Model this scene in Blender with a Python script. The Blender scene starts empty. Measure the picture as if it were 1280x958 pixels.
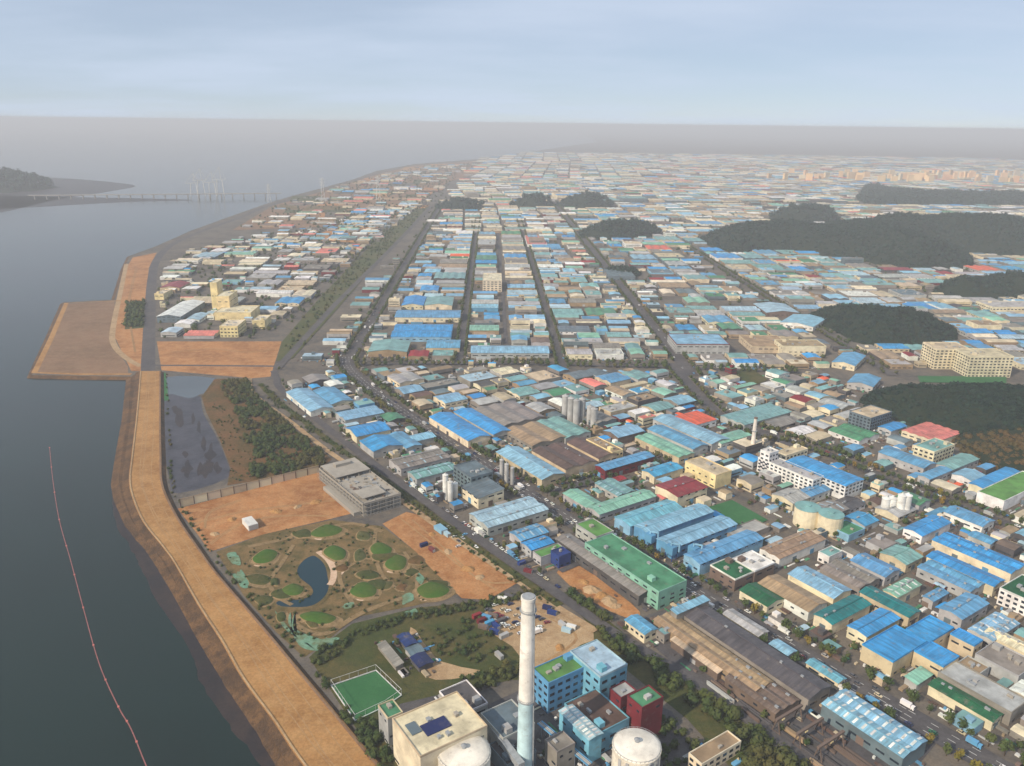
import bpy, math, random
import numpy as np
from mathutils import Vector

random.seed(11); rng = np.random.default_rng(11)
S = bpy.context.scene; C = S.collection
R = math.radians

# ------------------------------------------------------------------ camera
F, HZ, ROLL, CH = 1000.0, 154.0, R(0.7), 300.0
_p = math.atan((479 - HZ) / F)
FW = np.array([0, math.cos(_p), -math.sin(_p)]); _u0 = np.array([0, math.sin(_p), math.cos(_p)]); _r0 = np.array([1.0, 0, 0])
RT = _r0 * math.cos(ROLL) + _u0 * math.sin(ROLL); UP = _u0 * math.cos(ROLL) - _r0 * math.sin(ROLL)
cam = bpy.data.cameras.new('camera'); co = bpy.data.objects.new('camera', cam); C.objects.link(co)
cam.sensor_fit = 'HORIZONTAL'; cam.sensor_width = 36; cam.lens = 36 * F / 1280; cam.clip_start = 1; cam.clip_end = 120000
from mathutils import Matrix
co.matrix_world = Matrix(((RT[0], UP[0], -FW[0], 0), (RT[1], UP[1], -FW[1], 0), (RT[2], UP[2], -FW[2], CH), (0, 0, 0, 1)))
S.camera = co

# ------------------------------------------------------------------ sky and sun
SUN_EL, SUN_AZ = R(34), math.atan2(-0.74, -0.67)      # azimuth of the sun measured from +Y towards +X
w = bpy.data.worlds.new('World'); S.world = w; w.use_nodes = True
nt = w.node_tree; nt.nodes.clear(); N = nt.nodes.new; LK = nt.links.new
out = N('ShaderNodeOutputWorld'); bg = N('ShaderNodeBackground'); bg.inputs[1].default_value = 0.075
sky = N('ShaderNodeTexSky'); sky.sky_type = 'NISHITA'; sky.sun_disc = False; sky.sun_elevation = SUN_EL; sky.sun_rotation = SUN_AZ
sky.altitude = 2500; sky.air_density = 1.0; sky.dust_density = 0.0; sky.ozone_density = 2.5
tc = N('ShaderNodeTexCoord'); sp = N('ShaderNodeSeparateXYZ'); LK(tc.outputs['Generated'], sp.inputs[0])
zz = N('ShaderNodeMath'); zz.operation = 'ADD'; zz.inputs[1].default_value = 0.12; LK(sp.outputs[2], zz.inputs[0])
dx = N('ShaderNodeMath'); dx.operation = 'DIVIDE'; LK(sp.outputs[0], dx.inputs[0]); LK(zz.outputs[0], dx.inputs[1])
dy = N('ShaderNodeMath'); dy.operation = 'DIVIDE'; LK(sp.outputs[1], dy.inputs[0]); LK(zz.outputs[0], dy.inputs[1])
cb = N('ShaderNodeCombineXYZ'); LK(dx.outputs[0], cb.inputs[0]); LK(dy.outputs[0], cb.inputs[1])
cmap = N('ShaderNodeMapping'); cmap.inputs['Scale'].default_value = (0.55, 0.8, 1); cmap.inputs['Location'].default_value = (0.6, 2.4, 0); LK(cb.outputs[0], cmap.inputs[0])
cn = N('ShaderNodeTexNoise'); cn.inputs['Scale'].default_value = 1.0; cn.inputs['Detail'].default_value = 6; cn.inputs['Roughness'].default_value = 0.52; LK(cmap.outputs[0], cn.inputs['Vector'])
cr = N('ShaderNodeMapRange'); cr.interpolation_type = 'SMOOTHSTEP'; cr.inputs['From Min'].default_value = 0.3; cr.inputs['From Max'].default_value = 0.75; cr.inputs['To Min'].default_value = 0.6; cr.inputs['To Max'].default_value = 0.9; LK(cn.outputs[0], cr.inputs['Value'])
mx = N('ShaderNodeMix'); mx.data_type = 'RGBA'; mx.inputs['B'].default_value = (8.4, 9.7, 11.8, 1)
LK(cr.outputs[0], mx.inputs['Factor']); LK(sky.outputs[0], mx.inputs['A']); LK(mx.outputs['Result'], bg.inputs[0]); LK(bg.outputs[0], out.inputs[0])
sl = bpy.data.lights.new('sun', 'SUN'); sl.energy = 5.0; sl.angle = R(0.6); sl.color = (1.0, 0.86, 0.69)
so = bpy.data.objects.new('sun', sl); C.objects.link(so)
SD = Vector((math.sin(SUN_AZ) * math.cos(SUN_EL), math.cos(SUN_AZ) * math.cos(SUN_EL), math.sin(SUN_EL)))
so.rotation_euler = SD.to_track_quat('Z', 'Y').to_euler(); so.location = (0, 0, 500)
S.view_settings.view_transform = 'Standard'; S.view_settings.look = 'None'; S.view_settings.exposure = -0.03; S.view_settings.gamma = 1; S.view_settings.use_curve_mapping = False
S.render.engine = 'CYCLES'; S.cycles.use_denoising = True; S.cycles.max_bounces = 5; S.cycles.diffuse_bounces = 3; S.cycles.volume_bounces = 0; S.cycles.transparent_max_bounces = 4
S.cycles.caustics_reflective = False; S.cycles.caustics_refractive = False

# ------------------------------------------------------------------ pixel <-> place helpers (ground survey from the photograph)
def G(x, y, z=0.0):
    d = FW + RT * (x - 640) / F - UP * (y - 479) / F
    t = (CH - z) / -d[2]
    return Vector((d[0] * t, d[1] * t, z))
def PX(p):
    v = np.array([p[0], p[1], p[2] - CH]); z = v @ FW
    return 640 + F * (v @ RT) / z, 479 - F * (v @ UP) / z, z
def height_at(base, ypx):
    lo, hi = 0.0, 250.0
    for _ in range(50):
        m = (lo + hi) / 2
        if PX((base[0], base[1], m))[1] > ypx: lo = m
        else: hi = m
    return lo
def catmull(pts, n=6, closed=True):
    P = [Vector((p[0], p[1])) for p in pts]; k = len(P); o = []
    for i in range(k if closed else k - 1):
        if closed: a, b, c, d = P[i - 1], P[i], P[(i + 1) % k], P[(i + 2) % k]
        else: a, b, c, d = P[max(i - 1, 0)], P[i], P[i + 1], P[min(i + 2, k - 1)]
        for j in range(n):
            t = j / n
            o.append(0.5 * ((2 * b) + (c - a) * t + (2 * a - 5 * b + 4 * c - d) * t * t + (3 * b - a - 3 * c + d) * t ** 3))
    if not closed: o.append(P[-1])
    return o
def inpoly(x, y, poly):
    c = False; j = len(poly) - 1
    for i in range(len(poly)):
        xi, yi = poly[i][0], poly[i][1]; xj, yj = poly[j][0], poly[j][1]
        if (yi > y) != (yj > y) and x < (xj - xi) * (y - yi) / (yj - yi) + xi: c = not c
        j = i
    return c

# ------------------------------------------------------------------ materials
def lin(c):
    return tuple(((v / 255) / 12.92 if v / 255 < 0.04045 else ((v / 255 + 0.055) / 1.055) ** 2.4) for v in c[:3]) + (1.0,)
class NB:
    def __init__(s, name):
        s.m = bpy.data.materials.new(name); s.m.use_nodes = True; s.t = s.m.node_tree
        s.b = s.t.nodes['Principled BSDF']; s.l = s.t.links.new
    def n(s, ty, **k):
        o = s.t.nodes.new(ty)
        for a, v in k.items(): setattr(o, a, v)
        return o
    def noise(s, vec, scale, detail=3, rough=0.55):
        o = s.n('ShaderNodeTexNoise'); o.inputs['Scale'].default_value = scale; o.inputs['Detail'].default_value = detail; o.inputs['Roughness'].default_value = rough
        s.l(vec, o.inputs['Vector']); return o.outputs[0]
    def ramp(s, val, a, b, lo=0.0, hi=1.0):
        o = s.n('ShaderNodeMapRange'); o.interpolation_type = 'SMOOTHSTEP'
        for k, v in (('From Min', a), ('From Max', b), ('To Min', lo), ('To Max', hi)): o.inputs[k].default_value = v
        s.l(val, o.inputs['Value']); return o.outputs[0]
    def mix(s, fac, a, b, blend='MIX'):
        o = s.n('ShaderNodeMix', data_type='RGBA', blend_type=blend)
        for k, v in (('Factor', fac), ('A', a), ('B', b)):
            if isinstance(v, (int, float)): o.inputs[k].default_value = v
            elif isinstance(v, tuple): o.inputs[k].default_value = v
            else: s.l(v, o.inputs[k])
        return o.outputs['Result']
    def mul(s, col, val):
        o = s.n('ShaderNodeMix', data_type='RGBA', blend_type='MULTIPLY'); o.inputs['Factor'].default_value = 1
        s.l(col, o.inputs['A']); s.l(val, o.inputs['B']); return o.outputs['Result']
    def done(s, col, rough=0.9, spec=0.2):
        if isinstance(col, tuple): s.b.inputs['Base Color'].default_value = col
        else: s.l(col, s.b.inputs['Base Color'])
        s.b.inputs['Roughness'].default_value = rough; s.b.inputs['Specular IOR Level'].default_value = spec
        return s.m
def bump(nb, val, strength, dist):
    o = nb.n('ShaderNodeBump'); o.inputs['Strength'].default_value = strength; o.inputs['Distance'].default_value = dist
    nb.l(val, o.inputs['Height']); nb.l(o.outputs[0], nb.b.inputs['Normal'])
def ground_mat(name, c1, c2, c3=None, s1=0.03, s2=0.25, rough=0.95, b=0.0):
    nb = NB(name); v = nb.n('ShaderNodeTexCoord').outputs['Object']
    big = nb.ramp(nb.noise(v, s1, 5, .6), .38, .62); small = nb.ramp(nb.noise(v, s2, 4, .65), .35, .68)
    col = nb.mix(big, lin(c1), lin(c2))
    col = nb.mix(small, col, nb.mix(0.5, col, lin(c3 or c1)))
    fine = nb.ramp(nb.noise(v, s2 * 5, 3, .7), .3, .7, .82, 1.12)
    col = nb.mul(col, fine)
    if b: bump(nb, nb.noise(v, s2 * 2, 4, .6), 1.0, b)
    return nb.done(col, rough)
def tint_mat(name, streak=False, rough=0.6, spec=0.3, dirt=0.35, attr=None, metal=0.0):
    """painted metal / render whose own colour is carried by the object (or by a face colour attribute)"""
    nb = NB(name); tcn = nb.n('ShaderNodeTexCoord'); v = tcn.outputs['Object']
    if attr: col = nb.n('ShaderNodeAttribute', attribute_name=attr).outputs['Color']; rv = None
    else:
        oi = nb.n('ShaderNodeObjectInfo'); col = oi.outputs['Color']; rv = oi.outputs['Random']
    if rv is not None:
        ad = nb.n('ShaderNodeVectorMath', operation='ADD'); mu = nb.n('ShaderNodeMath', operation='MULTIPLY'); mu.inputs[1].default_value = 300
        nb.l(rv, mu.inputs[0]); nb.l(v, ad.inputs[0]); nb.l(mu.outputs[0], ad.inputs[1]); v = ad.outputs[0]
    if streak:
        mp = nb.n('ShaderNodeMapping'); mp.inputs['Scale'].default_value = (1, 0.07, 0.2); nb.l(v, mp.inputs[0])
        st = nb.ramp(nb.noise(mp.outputs[0], 0.55, 4, .7), .3, .7, .72, 1.22); col = nb.mul(col, st)
        mp2 = nb.n('ShaderNodeMapping'); mp2.inputs['Rotation'].default_value = (0, 0, math.pi / 2); nb.l(v, mp2.inputs[0])
        br = nb.n('ShaderNodeTexBrick'); br.offset = .37; br.inputs['Color1'].default_value = (.74, .76, .78, 1); br.inputs['Color2'].default_value = (1.18, 1.16, 1.12, 1); br.inputs['Mortar'].default_value = (.72, .72, .72, 1)
        br.inputs['Scale'].default_value = 1; br.inputs['Mortar Size'].default_value = .06; br.inputs['Brick Width'].default_value = 9; br.inputs['Row Height'].default_value = 1.9; nb.l(mp2.outputs[0], br.inputs['Vector']); col = nb.mix(.6, col, nb.mul(col, br.outputs['Color']))
    big = nb.ramp(nb.noise(v, 0.09, 4, .6), .3, .72, 1.12, 1 - dirt); col = nb.mul(col, big)
    rust = nb.ramp(nb.noise(v, 0.22, 6, .75), .54, .70, 0, .6 if streak else .4)
    col = nb.mix(rust, col, lin((128, 116, 104)))
    nb.b.inputs['Metallic'].default_value = metal
    return nb.done(col, rough, spec)
def plain(name, c, rough=0.7, spec=0.3, var=0.2, sc=0.4):
    nb = NB(name); v = nb.n('ShaderNodeTexCoord').outputs['Object']
    return nb.done(nb.mul(nb.mix(0.0, lin(c), lin(c)), nb.ramp(nb.noise(v, sc, 4, .6), .3, .7, 1 - var, 1 + var * .6)), rough, spec)

M = dict(
    roof=tint_mat('painted_roof_sheet', streak=True, rough=.45, spec=.35, dirt=.28),
    wall=tint_mat('factory_wall', rough=.8, dirt=.3),
    flat=tint_mat('flat_roof_coat', rough=.85, dirt=.4),
    far=tint_mat('distant_building', rough=.75, dirt=.3, attr='Col'),
    paint=tint_mat('vehicle_paint', rough=.3, spec=.5, dirt=.08),
    glass=plain('window_glass', (38, 50, 62), .15, .6, .3, .2),
    dark=plain('dark_rubber', (28, 28, 30), .8),
    steel=plain('galvanised_steel', (150, 154, 156), .5, .4),
    concrete=ground_mat('concrete', (172, 166, 154), (150, 144, 134), (120, 114, 106), .05, .4),
    asphalt=ground_mat('asphalt', (84, 82, 84), (98, 94, 92), (70, 68, 70), .02, .15),
    marking=plain('road_marking', (205, 205, 200), .8),
    city=ground_mat('industrial_yard_ground', (104, 98, 90), (80, 78, 76), (126, 114, 98), .02, .12),
    dike=ground_mat('tan_earth', (168, 126, 78), (146, 106, 62), (182, 144, 96), .025, .12, b=.15),
    soil=ground_mat('orange_soil', (172, 120, 74), (144, 96, 56), (192, 150, 104), .022, .12, b=.15),
    lot=ground_mat('sandy_lot', (172, 144, 108), (150, 122, 90), (188, 164, 130), .03, .2),
    brown=ground_mat('reclaimed_brown_flat', (134, 104, 80), (118, 92, 70), (146, 122, 96), .012, .08),
    riprap=ground_mat('rubble_slope', (112, 84, 56), (80, 62, 46), (54, 46, 40), .06, .35, b=.6),
    mud=ground_mat('wet_mud', (58, 48, 44), (46, 40, 40), (38, 36, 38), .03, .12, rough=.45),
    flatmud=ground_mat('basin_mud', (66, 65, 72), (46, 47, 54), (84, 84, 92), .05, .2, rough=.4),
    grass=ground_mat('rough_grass', (68, 76, 38), (92, 84, 48), (50, 62, 32), .03, .25, b=.3),
    belt=ground_mat('greenbelt_grass', (78, 84, 48), (92, 88, 54), (62, 72, 40), .02, .12, b=.2),
    reed=ground_mat('brown_reeds', (104, 76, 48), (76, 68, 38), (124, 92, 56), .04, .3, b=.5),
    garden=ground_mat('garden_earth', (114, 96, 62), (80, 76, 44), (138, 110, 74), .06, .16, b=.15),
    lawn=ground_mat('mown_lawn', (66, 98, 36), (80, 96, 42), (54, 84, 30), .07, .4),
    turf=ground_mat('court_turf', (52, 104, 62), (62, 112, 70), (44, 92, 56), .05, .4),
    rim=ground_mat('garden_rim', (134, 112, 78), (116, 98, 66), (160, 136, 102), .1, .5),
    track=ground_mat('wheel_track_earth', (164, 130, 88), (150, 116, 78), (182, 148, 106), .05, .3),
    net=ground_mat('turquoise_cover', (96, 136, 112), (100, 110, 78), (132, 166, 142), .12, .3),
    path=ground_mat('pale_path', (206, 176, 148), (190, 158, 128), (214, 190, 166), .08, .5),
    forest=ground_mat('forest_floor', (30, 44, 28), (26, 40, 26), (40, 48, 30), .02, .1, b=1.0),
    bark=plain('bark', (74, 60, 46), .9),
)
def leaf_mat(name, a, b, c):
    nb = NB(name); v = nb.n('ShaderNodeTexCoord').outputs['Object']; oi = nb.n('ShaderNodeObjectInfo')
    col = nb.mix(nb.ramp(nb.noise(v, .35, 3, .6), .35, .65), lin(a), lin(b))
    col = nb.mix(nb.ramp(oi.outputs['Random'], .0, 1.0, 0, .6), col, lin(c))
    return nb.done(col, .7, .15)
def leaf_mat_w(name, a, b, c):
    nb = NB(name); v = nb.n('ShaderNodeTexCoord').outputs['Object']
    col = nb.mix(nb.ramp(nb.noise(v, .12, 3, .6), .35, .65), lin(a), lin(b))
    col = nb.mix(nb.ramp(nb.noise(v, .02, 3, .6), .45, .7), col, lin(c))
    return nb.done(col, .75, .12)
M['leaf'] = leaf_mat('street_tree_leaves', (54, 74, 40), (74, 88, 44), (92, 96, 48))
M['leafy'] = leaf_mat('autumn_leaves', (124, 110, 40), (104, 102, 42), (136, 104, 44))
M['brownwood'] = leaf_mat_w('autumn_hill_leaves', (92, 74, 44), (78, 72, 42), (104, 80, 48))
M['wood'] = leaf_mat_w('woodland_leaves', (52, 70, 38), (74, 84, 42), (88, 82, 46))
M['pine'] = leaf_mat_w('hill_forest_leaves', (14, 38, 34), (38, 60, 46), (34, 50, 38))
def water_mat(name, c, rough, bs, scale):
    nb = NB(name); v = nb.n('ShaderNodeTexCoord').outputs['Object']
    col = nb.mix(nb.ramp(nb.noise(v, .004, 4, .6), .35, .7), lin(c), lin(tuple(int(q * .8) for q in c)))
    bump(nb, nb.noise(v, scale, 4, .6), bs, .12)
    m = nb.done(col, rough, .5); nb.b.inputs['IOR'].default_value = 1.33; return m
M['sea'] = water_mat('sea_water', (10, 36, 31), .15, .35, .1)
M['pond'] = water_mat('pond_water', (10, 50, 62), .1, .2, .3)
M['lagoon'] = water_mat('lagoon_water', (92, 104, 112), .12, .3, .2)

COL = dict(blue=(58, 148, 206), mblue=(94, 154, 192), lblue=(132, 178, 202), pblue=(164, 192, 204), cyan=(112, 174, 194), teal=(28, 116, 116), pteal=(120, 164, 162),
    mint=(132, 184, 160), green=(76, 136, 100), dgreen=(34, 96, 62), lgreen=(92, 140, 74), grey=(138, 132, 124), dgrey=(84, 82, 84), lgrey=(172, 172, 170), tan=(158, 136, 108), brown=(98, 78, 70),
    red=(140, 44, 50), dred=(112, 36, 44), orange=(224, 98, 60), pink=(216, 124, 112), cream=(220, 208, 178), yellow=(226, 208, 156), white=(226, 226, 220), beige=(196, 180, 150), rust=(112, 96, 86), dblue=(34, 58, 118), navy=(28, 40, 86), slate=(100, 116, 124), sky=(70, 156, 200))
CNAME = dict(blue='bright blue', mblue='mid blue', lblue='light blue', pblue='pale blue', cyan='cyan', teal='dark teal', pteal='grey-teal', mint='mint green', green='green', dgreen='dark green', lgreen='grass green', grey='grey', dgrey='dark grey', lgrey='pale grey', tan='tan', brown='brown', red='red', dred='dark red', orange='orange', pink='pink', cream='cream', yellow='yellow', white='white', beige='beige', rust='rusty', dblue='dark blue', navy='navy', slate='slate', sky='sky blue')

# ------------------------------------------------------------------ object helpers
class MB:
    def __init__(s): s.v = []; s.f = []; s.c = []; s.mi = []
    def add(s, vs, fs, col=None, mi=0):
        k = len(s.v); s.v += [tuple(q) for q in vs]
        for f in fs: s.f.append(tuple(i + k for i in f)); s.c.append(col); s.mi.append(mi)
    def box(s, x0, x1, y0, y1, z0, z1, col=None, mi=0, bottom=True):
        s.add([(x0, y0, z0), (x1, y0, z0), (x1, y1, z0), (x0, y1, z0), (x0, y0, z1), (x1, y0, z1), (x1, y1, z1), (x0, y1, z1)],
              [(0, 1, 5, 4), (1, 2, 6, 5), (2, 3, 7, 6), (3, 0, 4, 7), (4, 5, 6, 7)] + ([(3, 2, 1, 0)] if bottom else []), col, mi)
    def beam(s, a, b, t, col=None, mi=0):
        a = Vector(a); b = Vector(b); d = (b - a).normalized(); u = d.cross(Vector((0, 0, 1)))
        if u.length < 1e-3: u = Vector((1, 0, 0))
        u.normalize(); q = d.cross(u); u *= t / 2; q *= t / 2
        s.add([a - u - q, a + u - q, a + u + q, a - u + q, b - u - q, b + u - q, b + u + q, b - u + q],
              [(0, 1, 5, 4), (1, 2, 6, 5), (2, 3, 7, 6), (3, 0, 4, 7), (4, 5, 6, 7), (3, 2, 1, 0)], col, mi)
    def lathe(s, prof, n=20, cx=0, cy=0, mi=0, col=None):
        vs = []
        for (r, z) in prof:
            for i in range(n): a = 2 * math.pi * i / n; vs.append((cx + r * math.cos(a), cy + r * math.sin(a), z))
        fs = [(j * n + i, j * n + (i + 1) % n, (j + 1) * n + (i + 1) % n, (j + 1) * n + i) for j in range(len(prof) - 1) for i in range(n)]
        fs.append(tuple((len(prof) - 1) * n + i for i in range(n)))
        s.add(vs, fs, col, mi)
    def mesh(s, name, mats, cols=False):
        me = bpy.data.meshes.new(name); me.from_pydata(s.v, [], s.f)
        for m in (mats if isinstance(mats, (list, tuple)) else [mats]): me.materials.append(m)
        if any(s.mi): me.polygons.foreach_set('material_index', s.mi)
        if cols:
            at = me.attributes.new('Col', 'FLOAT_COLOR', 'FACE')
            at.data.foreach_set('color', np.array([c if c is not None else (.3, .3, .3, 1) for c in s.c], dtype=np.float32).ravel())
        me.update(); return me
def link(name, me, parent=None, loc=(0, 0, 0), rz=0, scale=None, color=None):
    o = bpy.data.objects.new(name, me); C.objects.link(o); o.location = loc
    if rz: o.rotation_euler = (0, 0, rz)
    if scale: o.scale = scale
    if parent: o.parent = parent
    if color: o.color = lin(COL[color]) if isinstance(color, str) else color
    return o
def tag(o, label=None, cat=None, group=None, kind=None):
    if label: o['label'] = label
    if cat: o['category'] = cat
    if group: o['group'] = group
    if kind: o['kind'] = kind
    return o
def root(name, label, cat, loc, rz=0, group=None):
    return tag(link(name, None, None, loc, rz), label, cat, group)
def shade(c, j=.08):
    k = 1 + random.uniform(-j, j); b = lin(COL[c]) if isinstance(c, str) else c
    return tuple(min(1, v * k * (1 + random.uniform(-.03, .03))) for v in b[:3]) + (1,)
ZL = [0.0]
def nextz():
    ZL[0] += 0.005; return ZL[0]
def sheet(name, pts, mat, px=True, z=None, smooth=0, kind='structure', label=None, cat=None):
    z = nextz() if z is None else z
    P = [G(a, b, z) for a, b in pts] if px else [Vector((a, b, z)) for a, b in pts]
    if smooth: P = [Vector((q.x, q.y, z)) for q in catmull(P, smooth)]
    m = MB(); m.add(P, [tuple(range(len(P)))])
    me = m.mesh(name, mat)
    if me.polygons[0].normal.z < 0: me.flip_normals()
    o = link(name, me); tag(o, label, cat, None, kind); return o
def strip(name, pts, width, mat, px=True, z=None, smooth=4, kind='structure'):
    z = nextz() if z is None else z
    P = [G(a, b, 0) for a, b in pts] if px else [Vector((a, b, 0)) for a, b in pts]
    if smooth and len(P) > 2: P = catmull(P, smooth, False)
    P = [Vector((q[0], q[1])) for q in P]; vs = []
    for i, q in enumerate(P):
        d = (P[min(i + 1, len(P) - 1)] - P[max(i - 1, 0)]).normalized(); n = Vector((-d.y, d.x)) * width / 2
        vs += [(q.x + n.x, q.y + n.y, z), (q.x - n.x, q.y - n.y, z)]
    m = MB(); m.add(vs, [(2 * i, 2 * i + 1, 2 * i + 3, 2 * i + 2) for i in range(len(P) - 1)])
    me = m.mesh(name, mat)
    if me.polygons[0].normal.z < 0: me.flip_normals()
    o = link(name, me); tag(o, kind=kind); return o, P
UNIT = MB(); UNIT.box(-.5, .5, -.5, .5, 0, 1); 
def unit_mesh(mat, name):
    return UNIT.mesh(name, mat)
U = {k: unit_mesh(M[k], 'unit_' + k) for k in ('glass', 'wall', 'flat', 'steel', 'roof', 'dark', 'concrete')}

# ================================================================== SETTING
G1, G2 = R(-88.3), R(-53.3)                       # directions of the two street grids
sheet('sea', [(-45000, -3000), (45000, -3000), (45000, 45000), (-45000, 45000)], M['sea'], px=False, z=-3.0)
SHORE = [(520, 1150), (430, 1040), (365, 958), (330, 905), (290, 848), (262, 800), (235, 755), (205, 705), (190, 682), (165, 652), (152, 622), (148, 600), (152, 570), (160, 520), (164, 471),
         (100, 470), (40, 469), (60, 425), (80, 378), (112, 376), (143, 375), (150, 352), (155, 335), (162, 320), (195, 308), (240, 288), (290, 270), (330, 256), (365, 245), (400, 236), (440, 225), (470, 214), (520, 205), (600, 199)]
shoreW = [G(a, b) for a, b in SHORE]
landP = [(q.x, q.y) for q in shoreW] + [(1500, 15000), (3000, 44000), (44000, 44000), (44000, -2500), (0, -2500)]
sheet('ground', landP, M['city'], px=False, z=0.0)
m = MB(); n = len(shoreW); vs = []
for i, q in enumerate(shoreW):
    d = (shoreW[min(i + 1, n - 1)] - shoreW[max(i - 1, 0)]); d.z = 0; d.normalize(); nn = Vector((-d.y, d.x, 0))
    vs += [(q.x, q.y, 0.0), (q.x + nn.x * 9, q.y + nn.y * 9, -4.2)]
m.add(vs, [(2 * i, 2 * i + 2, 2 * i + 3, 2 * i + 1) for i in range(n - 1)])
tag(link('shore_bank', m.mesh('shore_bank', M['riprap'])), kind='structure')
# wet mud shelf along the near shore, slipping under the water
mudo = [(450, 1150), (372, 1040), (318, 958), (285, 905), (248, 850), (232, 815), (205, 765), (178, 715), (160, 690), (146, 660), (140, 630), (140, 606)]
m = MB(); inner = [G(a, b, -1.4) for a, b in SHORE[:12]]; outer = [G(a, b, -3.06) for a, b in mudo]
vs = []
for i in range(11):
    for k in range(6):
        t = k / 6; a = inner[i].lerp(inner[i + 1], t); b = outer[i].lerp(outer[i + 1], t)
        b = b + (b - a) * (.12 * math.sin(i * 2.1 + t * 3) + random.uniform(-.05, .05)); b.z = -3.06; vs += [a, a.lerp(b, .5) + Vector((0, 0, -.35)), b]
m.add(vs, [f for i in range(len(vs) // 3 - 1) for f in ((3 * i, 3 * i + 3, 3 * i + 4, 3 * i + 1), (3 * i + 1, 3 * i + 4, 3 * i + 5, 3 * i + 2))])
tag(link('mudflat', m.mesh('mudflat', M['mud'])), kind='structure')
for poly in ([(-40, 224), (60, 222), (165, 231), (140, 239), (70, 250), (-40, 268)], [(-40, 245), (60, 246), (240, 250), (150, 253), (-40, 262)]):
    sheet('tidal_flat', poly, M['mud'], z=-2.9, smooth=4)

# ---- earth dike with raised crest
DL = [(520, 1120), (436, 1030), (372, 948), (340, 900), (302, 848), (275, 800), (246, 755), (218, 705), (203, 684), (178, 652), (165, 622), (161, 600), (164, 570), (170, 520), (175, 464)]
DR = [(620, 1120), (545, 1030), (470, 950), (432, 905), (384, 848), (344, 800), (305, 755), (268, 712), (248, 684), (226, 652), (210, 622), (203, 600), (202, 570), (201, 520), (201, 464)]
sheet('dike_foot', SHORE[:15] + DL[::-1], M['riprap'])
L2 = [G(a, b, 2.2) for a, b in DL]; R2_ = [G(a, b, 2.2) for a, b in DR]
L2 = [Vector((q.x, q.y, 2.2)) for q in catmull(L2, 4, False)]; R2_ = [Vector((q.x, q.y, 2.2)) for q in catmull(R2_, 4, False)]
m = MB(); vs = []
for a, b in zip(L2, R2_):
    d = (a - b).normalized(); vs += [a + d * 6 + Vector((0, 0, -2.15)), a, b, b - d * 4 + Vector((0, 0, -2.35))]
m.add(vs, [(4 * i + k, 4 * i + k + 1, 4 * i + k + 5, 4 * i + k + 4) for i in range(len(L2) - 1) for k in range(3)])
me = m.mesh('embankment', [M['dike'], M['riprap']])
for p in me.polygons:
    if p.index % 3 != 1: p.material_index = 1
dk = link('embankment', me); tag(dk, kind='structure')
for nm, off, wd, mt in (('parapet', .02, 1.1, M['lot']), ('parapet', .93, 1.6, M['brown'])):
    m = MB(); vs = []
    for a, b in zip(L2, R2_):
        d = (b - a).normalized(); q = a.lerp(b, off); vs += [q + Vector((0, 0, -.1)), q + Vector((0, 0, .45)), q + d * wd + Vector((0, 0, .45)), q + d * wd + Vector((0, 0, -.1))]
    m.add(vs, [(4 * i + k, 4 * i + k + 1, 4 * i + k + 5, 4 * i + k + 4) for i in range(len(L2) - 1) for k in range(3)])
    tag(link(nm, m.mesh(nm, mt), dk))

for off, wd in ((.34, .8), (.42, .8), (.7, .7)):
    m = MB(); vs = []
    for i, (a, b) in enumerate(zip(L2, R2_)):
        d = (b - a).normalized(); q = a.lerp(b, off + .035 * math.sin(i * .35 + off * 20)) + Vector((0, 0, .012)); vs += [q, q + d * wd]
    m.add(vs, [(2 * i, 2 * i + 1, 2 * i + 3, 2 * i + 2) for i in range(len(L2) - 1)]); link('wheel_track', m.mesh('wheel_track', M['track']), dk)
# ---- ground covers
sheet('reclaimed_flat', [(44, 467), (63, 425), (83, 380), (143, 377), (146, 420), (142, 432), (160, 458), (160, 467)], M['brown'])
sheet('soil_ground', [(143, 420), (152, 352), (158, 335), (166, 322), (196, 316), (186, 335), (178, 464), (164, 464)], M['soil'])
strip('coast_track', [(158, 330), (150, 368), (141, 412), (143, 432), (158, 448), (176, 458)], 8, M['lot'])
strip('coast_track', [(152, 376), (83, 379), (63, 425), (43, 466), (100, 468), (164, 468)], 7, M['dike'], smooth=0)
strip('coast_road', [(185, 464), (187, 400), (190, 350), (196, 325), (215, 306), (250, 290), (300, 272), (340, 256), (400, 240), (470, 218)], 17, M['asphalt'])
sheet('wooded_ground', [(158, 378), (181, 376), (180, 410), (156, 412)], M['grass'])
sheet('soil_ground', [(196, 427), (352, 427), (338, 471), (315, 473), (202, 463)], M['soil'])
strip('service_road', [(190, 457), (240, 457), (343, 458)], 6, M['asphalt'], smooth=0)
sheet('lagoon', [(206, 472), (270, 473), (272, 488), (250, 493), (238, 500), (206, 498)], M['lagoon'], smooth=3)
sheet('basin_mudflat', [(206, 496), (236, 498), (250, 496), (254, 516), (270, 545), (284, 578), (284, 598), (222, 617), (212, 600), (206, 560)], M['flatmud'], smooth=3)
for k in range(14):
    fx, fy = random.uniform(214, 272), random.uniform(508, 596)
    if inpoly(fx, fy, [(210, 500), (250, 500), (278, 560), (278, 592), (226, 606), (212, 590)]):
        rx, ry = random.uniform(3, 8), random.uniform(4, 14); sheet('mud_pool', [(fx + rx * math.cos(t) * random.uniform(.4, 1.1), fy + ry * math.sin(t) * random.uniform(.4, 1.1)) for t in np.linspace(0, 5.5, 8)], M['mud'], smooth=4)
sheet('reed_bed', [(268, 474), (312, 473), (322, 496), (372, 540), (415, 574), (400, 588), (284, 607), (288, 585), (274, 548), (258, 516), (252, 496)], M['reed'])
m = MB(); a = G(202, 466, .3); b = G(205, 502, .3); tag(sheet('green_slope', [(200, 466), (207, 466), (211, 500), (203, 502)], M['dgreen'] if 'dgreen' in M else M['turf']))
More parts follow.
